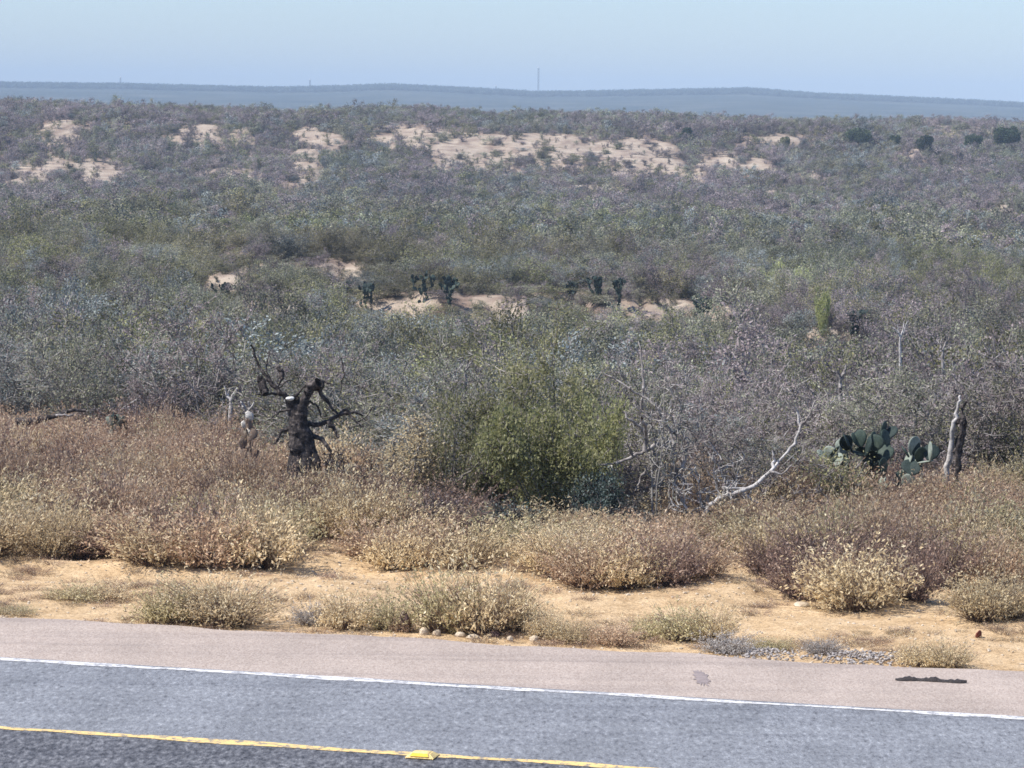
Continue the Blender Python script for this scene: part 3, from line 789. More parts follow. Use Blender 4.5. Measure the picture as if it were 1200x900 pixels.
# black stump with forked branches
Y = 49.0; o0 = ground_at(350, Y)
root = thing('burnt_stump', o0, 'black charred stump with forked antler-like branches and one white scar', 'stump')
tr = []
for pts, a, b in [([(352,560),(351,530),(349,505),(347,485),(343,470)], .20, .11), ([(364,560),(358,520),(352,495),(352,476)], .17, .11), ([(340,560),(341,540),(346,505)], .06, .05), ([(372,550),(364,520),(356,505)], .08, .05)]:
    s_, _ = poly(pts, Y, a, b, rng, .1, knob=.12); tr += s_
obj_from_segs('trunk', tr, M['charred'], o0, root, 9)
br = []
for pts, a, b in [([(350,482),(357,470),(361,460),(364,453),(372,449)], .07, .08), ([(372,449),(376,462),(388,477),(396,486)], .045, .015),
                  ([(345,474),(335,465),(325,455),(318,448),(308,436),(300,420),(294,404)], .055, .014), ([(335,465),(326,461),(315,462),(300,462)], .035, .012),
                  ([(341,466),(350,460),(358,452)], .03, .012), ([(311,461),(307,450),(305,442)], .07, .05), ([(325,455),(331,443),(329,434),(326,431)], .012, .04),
                  ([(357,495),(370,498),(385,494),(398,486),(406,480)], .05, .025), ([(398,486),(410,484),(425,487)], .03, .012), ([(385,494),(392,503),(397,512)], .03, .02), ([(345,500),(330,505),(322,520)], .05, .015), ([(360,510),(378,515),(388,530)], .05, .02), ([(372,449),(381,447),(390,452)], .03, .01), ([(400,420),(404,440),(398,462)] , .012, .008), ([(318,448),(312,430),(316,412)], .018, .006), ([(325,455),(338,446),(350,447)], .015, .006), ([(418,495),(430,488),(436,478)], .012, .006), ([(363,470),(372,476),(376,488)], .02, .01), ([(340,480),(328,482),(318,490)], .02, .008), ([(406,480),(418,495),(426,500)], .022, .01)]:
    s_, _ = poly(pts, Y, a, b, rng, .12, knob=.12)
    obj_from_segs('branch', s_, M['charred'], o0, root, 7)
def blob(name, px, row, w, h, Y, mat, seed, parent, o0, dy=-.12):
    s = Y / F; me = rock_mesh(name, seed, mat, 3, w * s, w * s * .6, h * s, .3)
    o = link(name, me, parent); c = P(px, row, Y + dy) - o0; o.location = tuple(c); return o
blob('burl', 371, 452, 18, 15, Y, M['charred'], 5, root, o0, 0)
blob('burl', 308, 453, 9, 18, Y, M['charred'], 6, root, o0, 0)
blob('burl', 330, 438, 7, 12, Y, M['charred'], 8, root, o0, 0)
blob('white_scar', 340, 467, 10, 5, Y, M['white_stone'], 7, root, o0)
# two-legged snag on the right
Y = 50.5; o0 = ground_at(1112, Y)
root = thing('grey_snag', o0, 'two-legged bleached dead trunk standing upright above the grass at far right', 'dead tree')
for pts, a, b in [([(1107,585),(1109,562),(1112,540),(1115,520),(1117,500),(1120,485),(1123,472),(1125,464)], .062, .016), ([(1116,580),(1122,555),(1122,530),(1127,508),(1129,490),(1124,475)], .05, .018),
                  ([(1120,495),(1127,490),(1133,500)], .035, .012), ([(1126,478),(1134,470),(1138,480)], .03, .008), ([(1118,530),(1121,512),(1126,505)], .028, .014)]:
    s_, _ = poly(pts, Y, a, b, rng, .12, knob=.2); obj_from_segs('trunk' if a > .045 else 'branch', s_, M['bleached'] if a > .06 else M['charred'], o0, root)  # right leg and branches take the dark colour as painted shade
s_, _ = poly([(1129,488),(1129,500),(1127,520),(1125,535)], Y - .05, .05, .028, rng, .05, knob=.2); obj_from_segs('shaded_side', s_, M['charred'], o0, root)  # dark strip painting shade down the right side, not burnt bark
# fallen bleached branch
Y = 47.0; o0 = ground_at(830, Y)
root = thing('fallen_branch', o0, 'long pale fallen branch slanting up from the grass, forked at top', 'fallen branch')
for pts, a, b in [([(826,604),(832,592),(848,582),(868,576),(888,566),(903,553),(918,535),(932,520),(938,500),(934,482),(930,474)], .042, .014), ([(888,566),(880,572),(860,572),(846,571)], .035, .01),
                  ([(903,553),(908,540),(905,528)], .03, .01), ([(868,576),(878,584),(890,590)], .03, .01), ([(938,500),(946,490),(955,470),(962,460)], .022, .008), ([(903,553),(915,556),(928,545)],.025,.01)]:
    s_, _ = poly(pts, Y, a, b, rng, .15, knob=.12); obj_from_segs('limb' if a > .04 else 'branch', s_, M['weathered'] if a < .03 else M['bleached'], o0, root)
# grey dead tree right of the green bush
Y = 47.6; o0 = ground_at(790, Y)
root = thing('dead_tree', o0, 'sprawling leafless dead tree with arched grey limbs right of the green bush', 'dead tree')
for pts, a, b in [([(805,575),(796,558),(786,538),(780,524),(768,520),(756,528),(742,535),(725,542),(705,545)], .05, .018), ([(756,528),(757,512),(750,500),(738,492),(730,482)], .04, .014), ([(757,512),(756,498),(752,490)], .04, .02),
                  ([(786,538),(790,520),(786,508),(778,495),(772,480),(762,470),(748,462),(738,455),(722,445),(706,436)], .035, .012), ([(752,478),(754,455),(753,430),(748,400)], .03, .010),
                  ([(796,558),(802,540),(806,520),(798,505)], .04, .012), ([(758,550),(750,562),(745,575)], .025, .012), ([(765,570),(785,566),(812,568)], .04, .02), ([(786,508),(800,500),(815,508)], .02, .008),
                  ([(818,500),(818,485),(812,478)], .018, .008), ([(818,485),(826,480)], .016, .008), ([(742,535),(735,520),(738,505)], .02, .008), ([(778,495),(790,480),(795,462)], .018, .007)]:
    s_, _ = poly(pts, Y, a * .9, b, rng, .25, knob=.12); obj_from_segs('limb' if a > .06 else 'branch', s_, M['weathered'], o0, root)
# leaning dark log at left
Y = 58; o0 = P(75, 490, Y)
root = thing('fallen_log', o0, 'dark leaning log poking out of russet grass at far left', 'fallen log')
s_, _ = poly([(20,495),(38,494),(52,491),(66,487),(80,482),(100,481)], Y, .075, .03, rng, .1, knob=.1); obj_from_segs('log', s_, M['charred'], o0, root)
s_, _ = poly([(66,487),(76,486),(88,488)], Y, .03, .012, rng, .1); obj_from_segs('branch', s_, M['weathered'], o0, root)
# pale forked snags farther back
def snag(px, row, Y, h, label, mat, seed, lean=0):
    rg = np.random.default_rng(seed); o0 = ground_at(px, Y); root = thing('pale_snag', o0, label, 'dead tree', None)
    sc_ = F / Y; zt = h / (Y / F)
    d0 = int(proj(*o0)[1])
    top = row
    a = [(px - lean * .3, d0), (px, top + 30), (px + lean * .2, top + 15)]
    s_, _ = poly(a, Y, .06, .03, rg, .1); obj_from_segs('trunk', s_, mat, o0, root, 5)
    for k in (-1, 1, -.5, .6):
        s_, _ = poly([(px + lean * .2, top + 15), (px + k * 5, top + 7), (px + k * 8 + rg.normal() * 2, top - 4 + 8 * rg.random())], Y, .03, .012, rg, .1)
        obj_from_segs('branch', s_, mat, o0, root, 5)
snag(78, 345, 112, 4, 'white forked dead tree standing above the brush at left', M['bleached'], 1)
snag(1105, 395, 84, 3, 'pale forked snag in the mauve brush at upper right', M['weathered'], 2)
snag(805, 430, 70, 3, 'pale forked snag above the dead tree right of centre', M['weathered'], 3)
snag(270, 455, 60, 3, 'thin pale forked snag left of the black stump', M['bleached'], 4)
snag(290, 470, 58, 3, 'short pale snag touching the black stump', M['bleached'], 6)
snag(180, 425, 66, 3, 'thin grey forked snag in the blue-grey brush at left', M['weathered'], 5)
snag(545, 420, 70, 3, 'thin pale snag between the stump and the green bush', M['weathered'], 8)
snag(985, 430, 62, 3, 'thin pale snag above the large cactus', M['weathered'], 9)
snag(1055, 380, 90, 3, 'small pale snag in mauve brush left of the upper right one', M['bleached'], 10)

# prickly pears
def pad_mesh(name, w, h, t, mat, seed):
    bm = bmesh.new(); bmesh.ops.create_uvsphere(bm, u_segments=14, v_segments=9, radius=.5)
    for v in bm.verts:
        zz = v.co.z + .5
        v.co = Vector((v.co.x * w * (.55 + .55 * math.sin(min(zz, 1) * 1.9)), v.co.y * t, zz * h))
    me = bpy.data.meshes.new(name); bm.to_mesh(me); bm.free(); me.materials.append(mat)
    for p in me.polygons: p.use_smooth = True
    return me
def pear(px, Y, hm, wm, mats, seed, label, parts=True, row=None):
    rg = np.random.default_rng(seed); o0 = ground_at(px, Y)
    if row is not None: o0 = P(px, row, Y)
    root = thing('prickly_pear', o0, label, 'cactus', None)
    padw = min(.26, hm / 3.4); todo = []
    nbase = max(3, int(wm / padw))
    allp = []
    for k in range(nbase):
        b = Vector(((k / max(nbase - 1, 1) - .5) * wm * .7 + rg.normal() * .05, rg.normal() * wm * .2, 0))
        todo.append((b, rg.normal() * .35, rg.normal() * .3, 0))
    while todo:
        b, ax, ay, lv = todo.pop()
        h = padw * (1.1 + .4 * rg.random())
        mtx = Matrix.Translation(b) @ Matrix.Rotation(rg.random() * 3.14, 4, 'Z') @ Matrix.Rotation(ay * .6, 4, 'Y') @ Matrix.Rotation(ax, 4, 'X')
        me = pad_mesh('pad', padw * (.85 + .3 * rg.random()), h, padw * .17, mats[int(rg.integers(len(mats)))], seed)
        if parts:
            o = link('pad', me, root); o.matrix_local = mtx
        else: me.transform(mtx); allp.append(me)
        tip = mtx @ Vector((0, 0, h * .93))
        if tip.z < hm * .8 and lv < 7:
            for _ in range(1 if rg.random() < .5 else 2):
                todo.append((tip + Vector((rg.normal() * .04, rg.normal() * .04, 0)), ax * .4 + rg.normal() * .5, ay * .4 + rg.normal() * .5, lv + 1))
        if len(allp) > 60 or len(root.children) > 60: break
    if not parts:
        bm = bmesh.new(); mm = []
        for me in allp:
            m0 = me.materials[0]
            if m0 not in mm: mm.append(m0)
            k0 = len(bm.faces); bm.from_mesh(me); bm.faces.ensure_lookup_table()
            for f in bm.faces[k0:]: f.material_index = mm.index(m0)
        me = bpy.data.meshes.new('pads'); bm.to_mesh(me); bm.free()
        for m0 in mm: me.materials.append(m0)
        link('pads', me, root)
    return root
D, PD, PL = M['pad'], M['pad_dark'], M['pad_pale']
pear(1022, 51, 1.45, .35, [PD, PD, D], 1, 'tall dark prickly pear with one large pad on top, right side of the brush')
pear(1052, 50.5, 1.1, .55, [PD, PL, D], 2, 'sprawling prickly pear with pale dead pads right of the tall dark one')
pear(985, 51, 1.2, .6, [D, PL], 3, 'grey-green prickly pear left of the tall dark one')
pear(137, 58, .75, .35, [PL, D], 4, 'small pale prickly pear in russet grass at left')
pear(940, 104, 3.1, 1.9, [PD, PD, PL, D], 5, 'wide dark and pale prickly pear thicket in the upper right brush', False)
pear(1200, 46, .5, .3, [PD], 6, 'small dark prickly pear cut by the right frame edge')
for i, (px, row, w, h, lab) in enumerate([(490,318,26,20,'dark prickly pear thicket left of the bare bank at centre'),(520,322,20,18,'dark prickly pear right behind the bare bank at centre'),(400,330,14,14,'dark prickly pear on the left end of the bare bank'),
        (665,330,16,16,'dark prickly pear right of the bare bank, left one of a pair'),(690,325,18,18,'dark prickly pear right of the bare bank, right one of a pair'),(722,328,8,16,'narrow dark cactus right of the pair past the bare bank'),
        (820,345,12,22,'dark cactus left of the yellow-green shrub'),(880,350,10,18,'small dark cactus right below the yellow-green shrub'),(165,300,30,16,'dark prickly pear beside the pale bare spot at far left'),(192,302,10,14,'small dark cactus right of the far left pale bare spot'),
        (255,330,8,10,'small dark cactus under the left bare streak'),(30,283,26,28,'dark twisted cactus near the left frame edge'),(1000,360,8,12,'tiny dark cactus right of the yellow-green shrub'),(430,330,10,12,'small dark cactus at the lip of the bare bank')]):
    g = G(px, row + h / 2, lift=1.8, y0=90); s = g[1] / F
    pear(px, g[1], (h * s) + 1.6, w * s, [PD, PD, D], 30 + i, lab, False)

# bleached cactus pads standing on their dead stems among the grass
def dead_pads(name, spots, Y, label, mat, seed):
    rg = np.random.default_rng(seed); px0, row0 = spots[0][:2]; o0 = ground_at(px0, Y)
    root = thing(name, o0, label, 'dead cactus')
    for k, (px, row, w, h) in enumerate(spots):
        c = P(px, row + h * .45, Y + .1 * k); s = Y / F; g = ground_at(px, Y + .1 * k)
        me = pad_mesh('pad', w * s * 1.05, h * s * 1.05, .05, mat, seed)
        for v in me.vertices: v.co += Vector(rg.normal(size=3) * .006)
        o = link('pad', me, root); o.location = tuple(c - o0); o.rotation_euler = (rg.normal() * .3, rg.normal() * .35, rg.normal() * .5)
        mid = (g + c) / 2 + rg.normal(size=3) * .04
        n_ = max(2, int((c[2] - g[2]) / .15))          # the dried pads it grew on
        for q_ in range(n_):
            b_ = g + (c - g) * q_ / n_ + rg.normal(size=3) * [.03, .03, 0]
            o = link('pad', pad_mesh('pad', .13 + .05 * rg.random(), (c[2] - g[2]) / n_ * 1.25, .03, DRY, seed), root)
            o.location = tuple(b_ - o0); o.rotation_euler = (rg.normal() * .2, rg.normal() * .25, rg.random() * 3)
DRY = surfmat('dried_pad', [(.3,(.10,.07,.055)),(.7,(.24,.18,.14))], 14, .4, 40)
PB = surfmat('bleached_pad', [(.3,(.40,.37,.32)),(.7,(.72,.69,.63))], 14, .4, 40)
PC = surfmat('cream_pad', [(.3,(.38,.30,.20)),(.7,(.62,.52,.38))], 14, .4, 40)
dead_pads('dead_cactus', [(704,552,5,8),(717,550,6,9),(709,561,4,7)], 47.5, 'white bleached cactus pads under the deep green bush', PB, 1)
dead_pads('dead_cactus', [(296,487,9,12),(287,498,8,12),(291,507,6,8)], 49.2, 'white bleached cactus pads in russet grass left of the black stump', PB, 2)

# ---- leafy bushes
def bush(px, Y, wpx, hpx, mats, seed, label, name='leafy_bush', cat='bush', leaves=9000, leaf=.05, nst=9, row_base=None, gaps=.6, zs=1, lw=.5, grp=None, partname=('stems', 'foliage')):
    s = Y / F; Rr = wpx * s / 2; H = hpx * s
    o0 = ground_at(px, Y)
    if row_base is not None:
        zb = P(px, row_base, Y)[2]; H = H + (zb - o0[2]) * .6
    geo = shrub_geo(seed, H=H * .95, Rr=Rr, nst=nst, leaves=leaves, leaf=leaf, lsp=.10, twig=.009 if mats[0].name == 'pale_grey_bark' else .007, lean=.35 + .45 * Rr / max(H, .1), nb=9, nt_=5, r0=.03, lw=lw)
    root = thing(name, o0, label, cat, grp)
    w, f = geo
    # normalise to the wanted outline
    allv = np.vstack([w[0], f[0]]); q = np.percentile(np.abs(allv[:, :2]), 98); k = Rr / max(q, .01); kz = H / max(np.percentile(allv[:, 2], 99.3), .01)
    for g_ in (w, f): g_[0][:, :2] *= k; g_[0][:, 2] *= kz
    link(partname[0], mesh_from(partname[0], w[0], w[1], [mats[0]], w[2]), root)
    link(partname[1], mesh_from(partname[1], f[0], f[1], [mats[1]], f[2]), root)
    return root
B = M['bark']; BD = M['bark_dark']
heroes = [(655,47.5,185,150),(645,51.5,170,210),(705,48,75,90),(490,47,60,50),(715,53,80,150)]
bush(640, 47.8, 130, 150, (B, M['f_green']), 71, 'large bright green leafy bush at the centre, nearest the grass', leaves=15000, leaf=.065)
bush(708, 48.4, 74, 160, (B, M['f_green']), 72, 'bright green bush crowding the right side of the large central bush', leaves=8000, leaf=.065)
bush(655, 50.6, 150, 235, (B, M['f_olive2']), 73, 'tall loose olive bush rising behind the central green bush', leaves=13000, leaf=.06)
bush(585, 49.0, 120, 180, (B, M['f_olive2']), 77, 'olive green bush left behind the central green bush', leaves=9000, leaf=.06)
bush(528, 48.4, 100, 140, (B, M['f_olive2']), 78, 'ragged olive bush at the left end of the central green bushes', leaves=5000, leaf=.055)
bush(778, 47.6, 120, 190, (M['bark_pale'], M['f_grey']), 83, 'leafless tangle of thin pale grey branches behind the dead tree', leaves=500, leaf=.04, nst=5)
bush(838, 47.2, 90, 95, (M['bark_pale'], M['f_mauve']), 84, 'small leafless grey tangle between dead tree and fallen branch', leaves=400, leaf=.04, nst=5)
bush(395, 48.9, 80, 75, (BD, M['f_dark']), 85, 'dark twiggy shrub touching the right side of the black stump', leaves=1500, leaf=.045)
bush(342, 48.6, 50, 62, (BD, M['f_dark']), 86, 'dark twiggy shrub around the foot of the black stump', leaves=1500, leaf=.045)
bush(980, 49.6, 100, 80, (B, M['f_olive2']), 87, 'yellowish olive shrub in front of the grey-green prickly pear', leaves=4000, leaf=.05)
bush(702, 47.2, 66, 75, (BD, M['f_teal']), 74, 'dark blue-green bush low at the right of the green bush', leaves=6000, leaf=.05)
bush(478, 46.5, 44, 46, (B, M['f_green']), 75, 'small green bush in the grass left of the central bush', leaves=2400, leaf=.045)
bush(512, 45.9, 66, 56, (BD, M['f_mauve']), 76, 'small bare mauve bush beside the small green one', leaves=2000, leaf=.035)
bush(480, 48.6, 110, 115, (B, M['g_straw']), 79, 'straw and olive bush between stump and central bush', leaves=5000, leaf=.05)
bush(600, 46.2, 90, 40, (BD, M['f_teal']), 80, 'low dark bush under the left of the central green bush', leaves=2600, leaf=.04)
bush(815, 48.5, 75, 85, (BD, M['g_russet']), 81, 'tan and maroon bush under the dead tree limbs', leaves=3500, leaf=.045)
bush(740, 46.8, 100, 42, (BD, M['f_blue']), 82, 'low grey bush at the foot of the dead tree', leaves=2600, leaf=.035)
YEL = []
for i, (px, row, w, h, lab) in enumerate([(920,343,44,34,'bright yellow-green shrub standing out in the upper right brush'),(962,362,22,20,'small cream-yellow shrub right of the yellow-green one')]):
    g = G(px, row, lift=1.6, y0=90); gr_ = float(proj(g[0], g[1], g[2])[1]); bush(px, g[1], w * 1.35, gr_ - (306, 338)[i], (B, M['f_yellow']), 90 + i, lab, leaves=5200, leaf=.12); YEL.append((px, g[1], w * 1.3, 1))
# evergreen trees on the hill
for i, (px, row, w, h, lab) in enumerate([(1005,170,40,24,'largest dark green tree on the hilltop at right'),(1082,176,26,20,'dark green tree second right of the largest one on the hill'),(1140,174,26,18,'dark green tree just left of the rightmost hill tree'),
        (1180,172,38,28,'tall dark green tree at the far right of the hilltop'),(1047,169,18,12,'small dark green tree just right of the largest hill tree'),(805,165,24,17,'dark green tree above the right end of the caliche slope'),(194,254,34,18,'dark green tree below the hill at left'),
        (920,168,14,9,'tiny green tree left of the largest hill tree')]):
    g = G(px, row, lift=1.2, y0=350); s = g[1] / F
    o0 = np.array([g[0], g[1], float(T(g[0], g[1]))]); Hh = h * s + 1.0; Rr = w * s / 2
    rg = np.random.default_rng(700 + i)
    segs, tw = grow(rg, Hh * .8, Rr, 5, .8, .14, 6, 4, .05, .3)
    wd = tubes(segs, rg, 5)
    c = []                                     # leaf clumps spread through an uneven crown
    nb_ = 24
    for k in range(nb_):
        a = rg.random() * 6.28; rr_ = Rr * (.62 * math.sqrt(rg.random()) if k > 4 else .15); zc = Hh * (.42 + .36 * rg.random())
        q = rg.normal(size=(420, 3)); q = unit(q) * rg.random((420, 1)) ** .4
        c.append(q * np.array([Rr * .36, Rr * .36, Hh * .20]) * (.7 + .5 * rg.random()) + [math.cos(a) * rr_, math.sin(a) * rr_, zc])
    fo = cards(np.vstack(c), rg, .34, .24)
    root = thing('evergreen_tree', o0, lab, 'tree', None)
    link('trunk', mesh_from('trunk', wd[0], wd[1], [BD], wd[2]), root); link('crown', mesh_from('crown', fo[0], fo[1], [M['f_oak']], fo[2]), root)

# ================================================================== the brush
rng = np.random.default_rng(34)
cand = []
y = 46.0
while y < 1080:
    dens = np.interp(y, [46, 120, 300, 600, 780, 1080], [1.25, 1.5, 1.9, 2.3, 2.7, 3.4])
    half = y * .1667 * 1.12 + 3
    n = int(2 * half / dens); xs = -half + (np.arange(n) + rng.random(n)) * dens; ysn = y + rng.normal(size=n) * dens * .35
    cand.append(np.stack([xs, ysn], 1)); y += dens
cand = np.vstack(cand)
X, Y_ = cand[:, 0], cand[:, 1]
Z, mk = T(X, Y_, True)
s = sdist(X, Y_); e = edge_q(X, Y_)
ok = (np.where(Y_ < 90, s > e + .8, True)) & (mk < .35 + .5 * (rng.random(len(X)) < .34))
# not on the things already standing
for px, Yh, w, h in [(640,47.5,150,1),(705,48.2,70,1),(655,51,150,1),(590,49.4,130,1),(530,48.8,110,1),(838,47.4,80,1),(350,49,70,1),(1112,50.5,60,1),(780,47.8,150,1),(1030,50.7,110,1),(985,51,40,1),(940,108,70,1),(920,0,0,0)] + YEL:
    if Yh:
        xc = (px - 600) / F * Yh; ok &= ~((np.abs(X - xc) < w / 2 * Yh / F) & (Y_ > Yh - 1.6) & (Y_ < Yh + .9))
px, row = proj(X, Y_, Z + 1.5)
# shrubs right in front of an opening stay low; thinner cover on the hill
pm = patch_mask(px, row, X, Y_) * (Y_ > 95)
thin = np.interp(Y_, [46, 200, 560, 640, 780, 900], [.0, .02, .04, .14, .10, .02]) + .22 * (fbm(X / 40, Y_ / 60, 51, 3) > .60) * (Y_ > 560)
ok &= rng.random(len(X)) > thin
hs = .62 + .55 * fbm(X / 14, Y_ / 17, 12, 3) + rng.normal(size=len(X)) * .13
hs = np.where(Y_ < 60, hs * np.interp(Y_, [46, 60], [.62, 1.0]), hs)
hs *= 1 - np.where(Y_ < 400, .6, .4) * pm; hs = np.where(mk > .35, hs * np.where(Y_ > 500, .7, .4), hs)
for xc_, yc_, wx_, h_ in MB:
    inl = np.abs(X - xc_) < wx_ * 1.25
    hs = np.where(inl & (Y_ > yc_ - 34) & (Y_ < yc_ + 2), np.minimum(hs, .30 + .2 * (Y_ < yc_ - 15)), hs)
    hs = np.where(inl & (Y_ >= yc_ + 2) & (Y_ < yc_ + 30), np.minimum(hs, .8), hs)
big_ = (rng.random(len(X)) < .12) & (Y_ > 80); hs *= np.where(big_, 1.35, 1)
ws = (.7 + .55 * rng.random(len(X))) * np.where(big_, 1.45, 1); ws *= np.interp(Y_, [46, 60, 300, 1000], [.75, .95, 1.15, 1.35])
# kind of brush by place: columns and rows of the photograph say which tone grows where, with mauve added far off for haze
def kindw(px, row, x, y):
    n = fbm(x / np.maximum(6, y * .05), y / np.maximum(10, y * .12), 71, 3)
    w = np.stack([np.full_like(x, 1.0), np.full_like(x, .22), np.full_like(x, .6) , np.full_like(x, .30)], 1)
    w[:, 1] += 1.8 * np.exp(-((px - 90) / 80) ** 2 - ((row - 430) / 50) ** 2) + 1.2 * np.exp(-((px - 430) / 110) ** 2 - ((row - 420) / 60) ** 2) + .5 * (n > .6)
    w[:, 2] += 2.0 * np.exp(-((row - 290) / 40) ** 2 - ((px - 250) / 350) ** 2) + 2.2 * np.exp(-((row - 340) / 40) ** 2 - ((px - 1150) / 180) ** 2) + 1.0 * np.exp(-((px - 560) / 180) ** 2 - ((row - 400) / 60) ** 2)
    w[:, 3] += 2.2 * np.exp(-((px - 1000) / 200) ** 2 - ((row - 430) / 70) ** 2) + 1.4 * np.exp(-((px - 900) / 240) ** 2 - ((row - 540) / 50) ** 2) + 1.6 * (y > 480) * (n < .55) + .5 * (y > 420) + .6 * (n < .38)  # the distance terms put the hill's lavender haze into leaf colour
    return w / w.sum(1, keepdims=True)
kw = kindw(px, row, X, Y_); kind = (rng.random((len(X), 1)) > np.cumsum(kw, 1)).sum(1).clip(0, 3)
idxs = np.nonzero(ok & (row < 640))[0]
ons = idxs[(px[idxs] > -25) & (px[idxs] < 1225)]
order = ons[np.argsort(Y_[ons])]
indiv = set(order[:300].tolist())
KN = {0: 'grey-green', 1: 'blue-grey', 2: 'olive', 3: 'mauve-brown'}
for i in sorted(indiv):
    v = int(rng.integers(4)); k = int(kind[i]); p = px[i]
    side = 'left of the black stump' if p < 330 else 'between the stump and the central green bush' if p < 560 else 'behind the central green bush' if p < 730 else \
           'behind the dead tree' if p < 850 else 'behind the fallen bleached branch' if p < 980 else 'around the prickly pears' if p < 1085 else 'around the two-legged snag'
    dep = 'front' if Y_[i] < 62 else 'second' if Y_[i] < 75 else 'third'
    lab = '%s brush shrub in the %s rows %s' % (KN[k], dep, side)
    root = thing('brush_shrub', (X[i], Y_[i], Z[i] - .03), lab, 'shrub', lab.replace(' shrub', ' shrubs'), rng.random() * 6.28, (ws[i], ws[i], hs[i]))
    a, b = NEAR[v][k]; link('stems', a, root); link('foliage', b, root)
rest = np.array([i for i in idxs if i not in indiv])
mid = rest[Y_[rest] < 300]; far = rest[Y_[rest] >= 300]
near2 = mid[Y_[mid] < 85]; mid = mid[Y_[mid] >= 85]
rs = np.random.default_rng(61); q_ = rs.uniform(math.log(95), math.log(860), 26000); yy = np.exp(q_); xx = rs.uniform(-1, 1, len(yy)) * (yy * .18)
zz, m2 = T(xx, yy, True); kk = (m2 > .25) & (rs.random(len(yy)) < np.where(yy < 420, .8, .5))
xx, yy, zz = xx[kk], yy[kk], zz[kk]; nn = len(xx); u_ = np.where(yy < 420, .14 + .3 * rs.random(nn) ** 2, .22 + .45 * rs.random(nn) ** 2)
scatter('low_scrub', FAR, np.stack([xx, yy, zz - .03], 1), rs.random(nn) * 6.28, np.stack([u_ * 1.1, u_ * 1.1, u_], 1), rs.integers(3, size=nn) * 4 + rs.choice([0, 2, 3, 3], size=nn), 'low scrub dotted over the bare tan openings', 'brush')
print('low scrub', nn)
def sc_of(ii): return np.stack([ws[ii], ws[ii], hs[ii]], 1)
NONE = [one('nearone_%d_%s' % (i, c), g, M['bark'], M[c]) for i, g in enumerate(NEARG[:3]) for c in BCOL]
for nm, ii, tm, lab in (('thicket', near2, NONE, 'dense thorn brush beyond the nearest shrubs'), ('brush_cover', mid, MID, 'unbroken grey-green thorn brush filling the valley'), ('hillside_brush', far, FAR, 'hazy thorn brush covering the valley floor and the far hillside')):
    if len(ii): scatter(nm, tm, np.stack([X[ii], Y_[ii], Z[ii] - .05], 1), rng.random(len(ii)) * 6.28, sc_of(ii), rng.integers(3, size=len(ii)) * 4 + kind[ii], lab, 'brush')
print('clumps', len(clumps), 'brush', len(idxs), 'near2', len(near2), 'mid', len(mid), 'far', len(far))
# woods on the distant ridge
rg = np.random.default_rng(44); n = 14000
yy = rg.uniform(4300, 5350, n); xx = rg.uniform(-1, 1, n) * yy * .19
zz = T(xx, yy)
RW = [one('ridge_tree_%d' % i, g_, M['bark_dark'], M['f_teal']) for i, g_ in enumerate(FARG)]
scatter('ridge_woods', RW, np.stack([xx, yy, zz - .3], 1), rg.random(n) * 6.28, np.stack([3.2 + 2 * rg.random(n)] * 2 + [1.6 + 1.2 * rg.random(n)], 1), rg.integers(3, size=n), 'far blue woods covering the distant ridge', 'woods')

# masts on the ridge
def mast(px, row_top, row_bot, Y, w, label):
    b = P(px, row_bot, Y); t = P(px, row_top, Y); gz = float(T(b[0], Y)); H = t[2] - gz + 0
    root = thing('radio_mast', (b[0], Y, gz), label, 'radio mast', 'masts on the distant ridge')
    segs = []; nseg = max(6, int(H / 4)); cr = [(math.cos(a) * w, math.sin(a) * w) for a in (0, 2.094, 4.189)]
    for k in range(nseg):
        z0, z1 = H * k / nseg, H * (k + 1) / nseg
        for j in range(3):
            a, c = cr[j], cr[(j + 1) % 3]
            segs.append([a[0], a[1], z0, a[0], a[1], z1, w * .22, w * .22]); segs.append([a[0], a[1], z0, c[0], c[1], z1, w * .12, w * .12]); segs.append([a[0], a[1], z1, c[0], c[1], z1, w * .12, w * .12])
    v, f, r = tubes(segs, rg, 4); link('lattice', mesh_from('lattice', v, f, [M['steel']], r), root)
    me = rock_mesh('beacon', 3, M['white_stone'], 2, w * 2.2, w * 2.2, w * 2.5, .05); o = link('beacon', me, root); o.location = (0, 0, H + w * .6)
    for j in range(3):
        a = 2.094 * j + .5; v, f, r = tubes([[math.cos(a) * H * .55, math.sin(a) * H * .55, 0, 0, 0, H * .85, .03, .03]], rg, 3)
        link('guy_wire', mesh_from('guy_wire', v, f, [M['steel']], r), root)
mast(630.5, 80, 110, 5150, 1.4, 'tall thin radio mast on the distant ridge near the centre')
mast(363, 94, 104, 5150, 1.3, 'short faint mast on the distant ridge left of centre')
mast(141, 91, 101, 5150, 1.2, 'faintest short mast on the distant ridge at far left')
mast(581, 101, 109, 5150, 1.2, 'short faint mast just left of the tall one')

# ================================================================== air, sky, sun, camera
bm = bmesh.new(); bmesh.ops.create_cube(bm, size=1)
me = bpy.data.meshes.new('haze'); bm.to_mesh(me); bm.free()
hz = bpy.data.materials.new('haze_air'); hz.use_nodes = True; nt = hz.node_tree; nt.nodes.clear()
out = nt.nodes.new('ShaderNodeOutputMaterial'); pv = nt.nodes.new('ShaderNodeVolumePrincipled')
pv.inputs['Color'].default_value = (.64, .81, 1.0, 1); pv.inputs['Density'].default_value = 1.85e-4; pv.inputs['Anisotropy'].default_value = -.2
nt.links.new(pv.outputs[0], out.inputs['Volume']); me.materials.append(hz)
o = link('haze', me); tag(o, 'pale blue air between the road and the ridge', None, None, 'stuff')
lo = min(float(v.co.z) for v in bpy.data.objects['ground'].data.vertices) - 1
o.scale = (9400, 9900, 110 - lo); o.location = (0, 4700, (110 + lo) / 2)

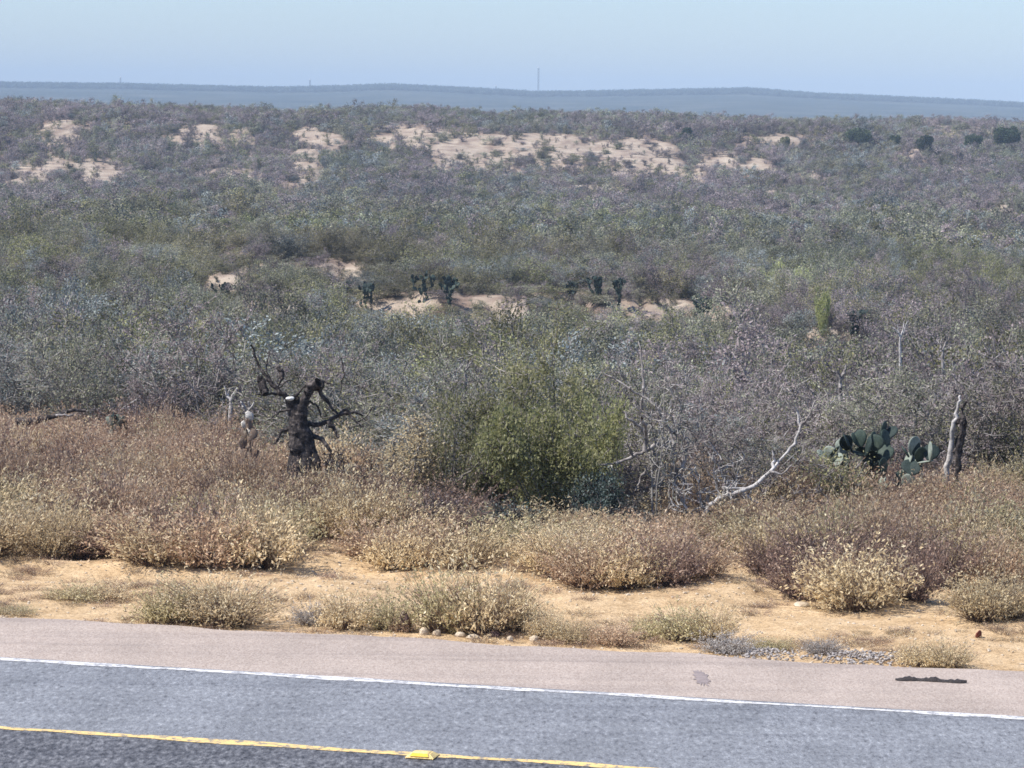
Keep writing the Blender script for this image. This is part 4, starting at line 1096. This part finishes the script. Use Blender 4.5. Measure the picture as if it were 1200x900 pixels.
SD = np.array([-.86, -.22, .0]); SD = SD / np.linalg.norm(SD); EL = R(52)
sun = bpy.data.lights.new('sun', 'SUN'); sun.energy = 5.0; sun.angle = R(.55); sun.color = (1, .955, .89)
so = bpy.data.objects.new('sun', sun); COL.objects.link(so)
dirv = Vector((SD[0] * math.cos(EL), SD[1] * math.cos(EL), math.sin(EL)))
so.rotation_euler = dirv.to_track_quat('Z', 'Y').to_euler()
w = bpy.data.worlds.new('World'); scene.world = w; w.use_nodes = True; nt = w.node_tree
bg = nt.nodes['Background']; sky = nt.nodes.new('ShaderNodeTexSky'); sky.sky_type = 'NISHITA'; sky.sun_disc = False
sky.sun_elevation = EL; sky.sun_rotation = math.atan2(SD[0], SD[1]); sky.air_density = 1.0; sky.dust_density = .6; sky.ozone_density = 5.0; sky.altitude = 150
nt.links.new(mixc(nt, sky.outputs[0], (.89, .925, 1.03), 1.0, 'MULTIPLY'), bg.inputs['Color']); bg.inputs['Strength'].default_value = .123

cd = bpy.data.cameras.new('camera'); cam = bpy.data.objects.new('camera', cd); COL.objects.link(cam)
cd.sensor_width = 36; cd.lens = F / 1200 * 36; cd.clip_end = 20000; cd.clip_start = .5
mt = Matrix(((rt[0], up[0], -fw[0], 0), (rt[1], up[1], -fw[1], 0), (rt[2], up[2], -fw[2], HCAM), (0, 0, 0, 1)))
cam.matrix_world = mt; scene.camera = cam

scene.render.engine = 'CYCLES'
c = scene.cycles
c.max_bounces = 4; c.diffuse_bounces = 2; c.glossy_bounces = 1; c.transmission_bounces = 3; c.volume_bounces = 0; c.transparent_max_bounces = 4
c.use_denoising = True; c.denoiser = 'OPENIMAGEDENOISE'; c.denoising_input_passes = 'RGB_ALBEDO_NORMAL'; c.denoising_prefilter = 'FAST'; c.caustics_reflective = False; c.caustics_refractive = False
c.pixel_filter_type = 'BLACKMAN_HARRIS'; c.filter_width = 1.6
scene.view_settings.view_transform = 'Standard'; scene.view_settings.look = 'None'
scene.view_settings.exposure = 0.5; scene.view_settings.gamma = 1
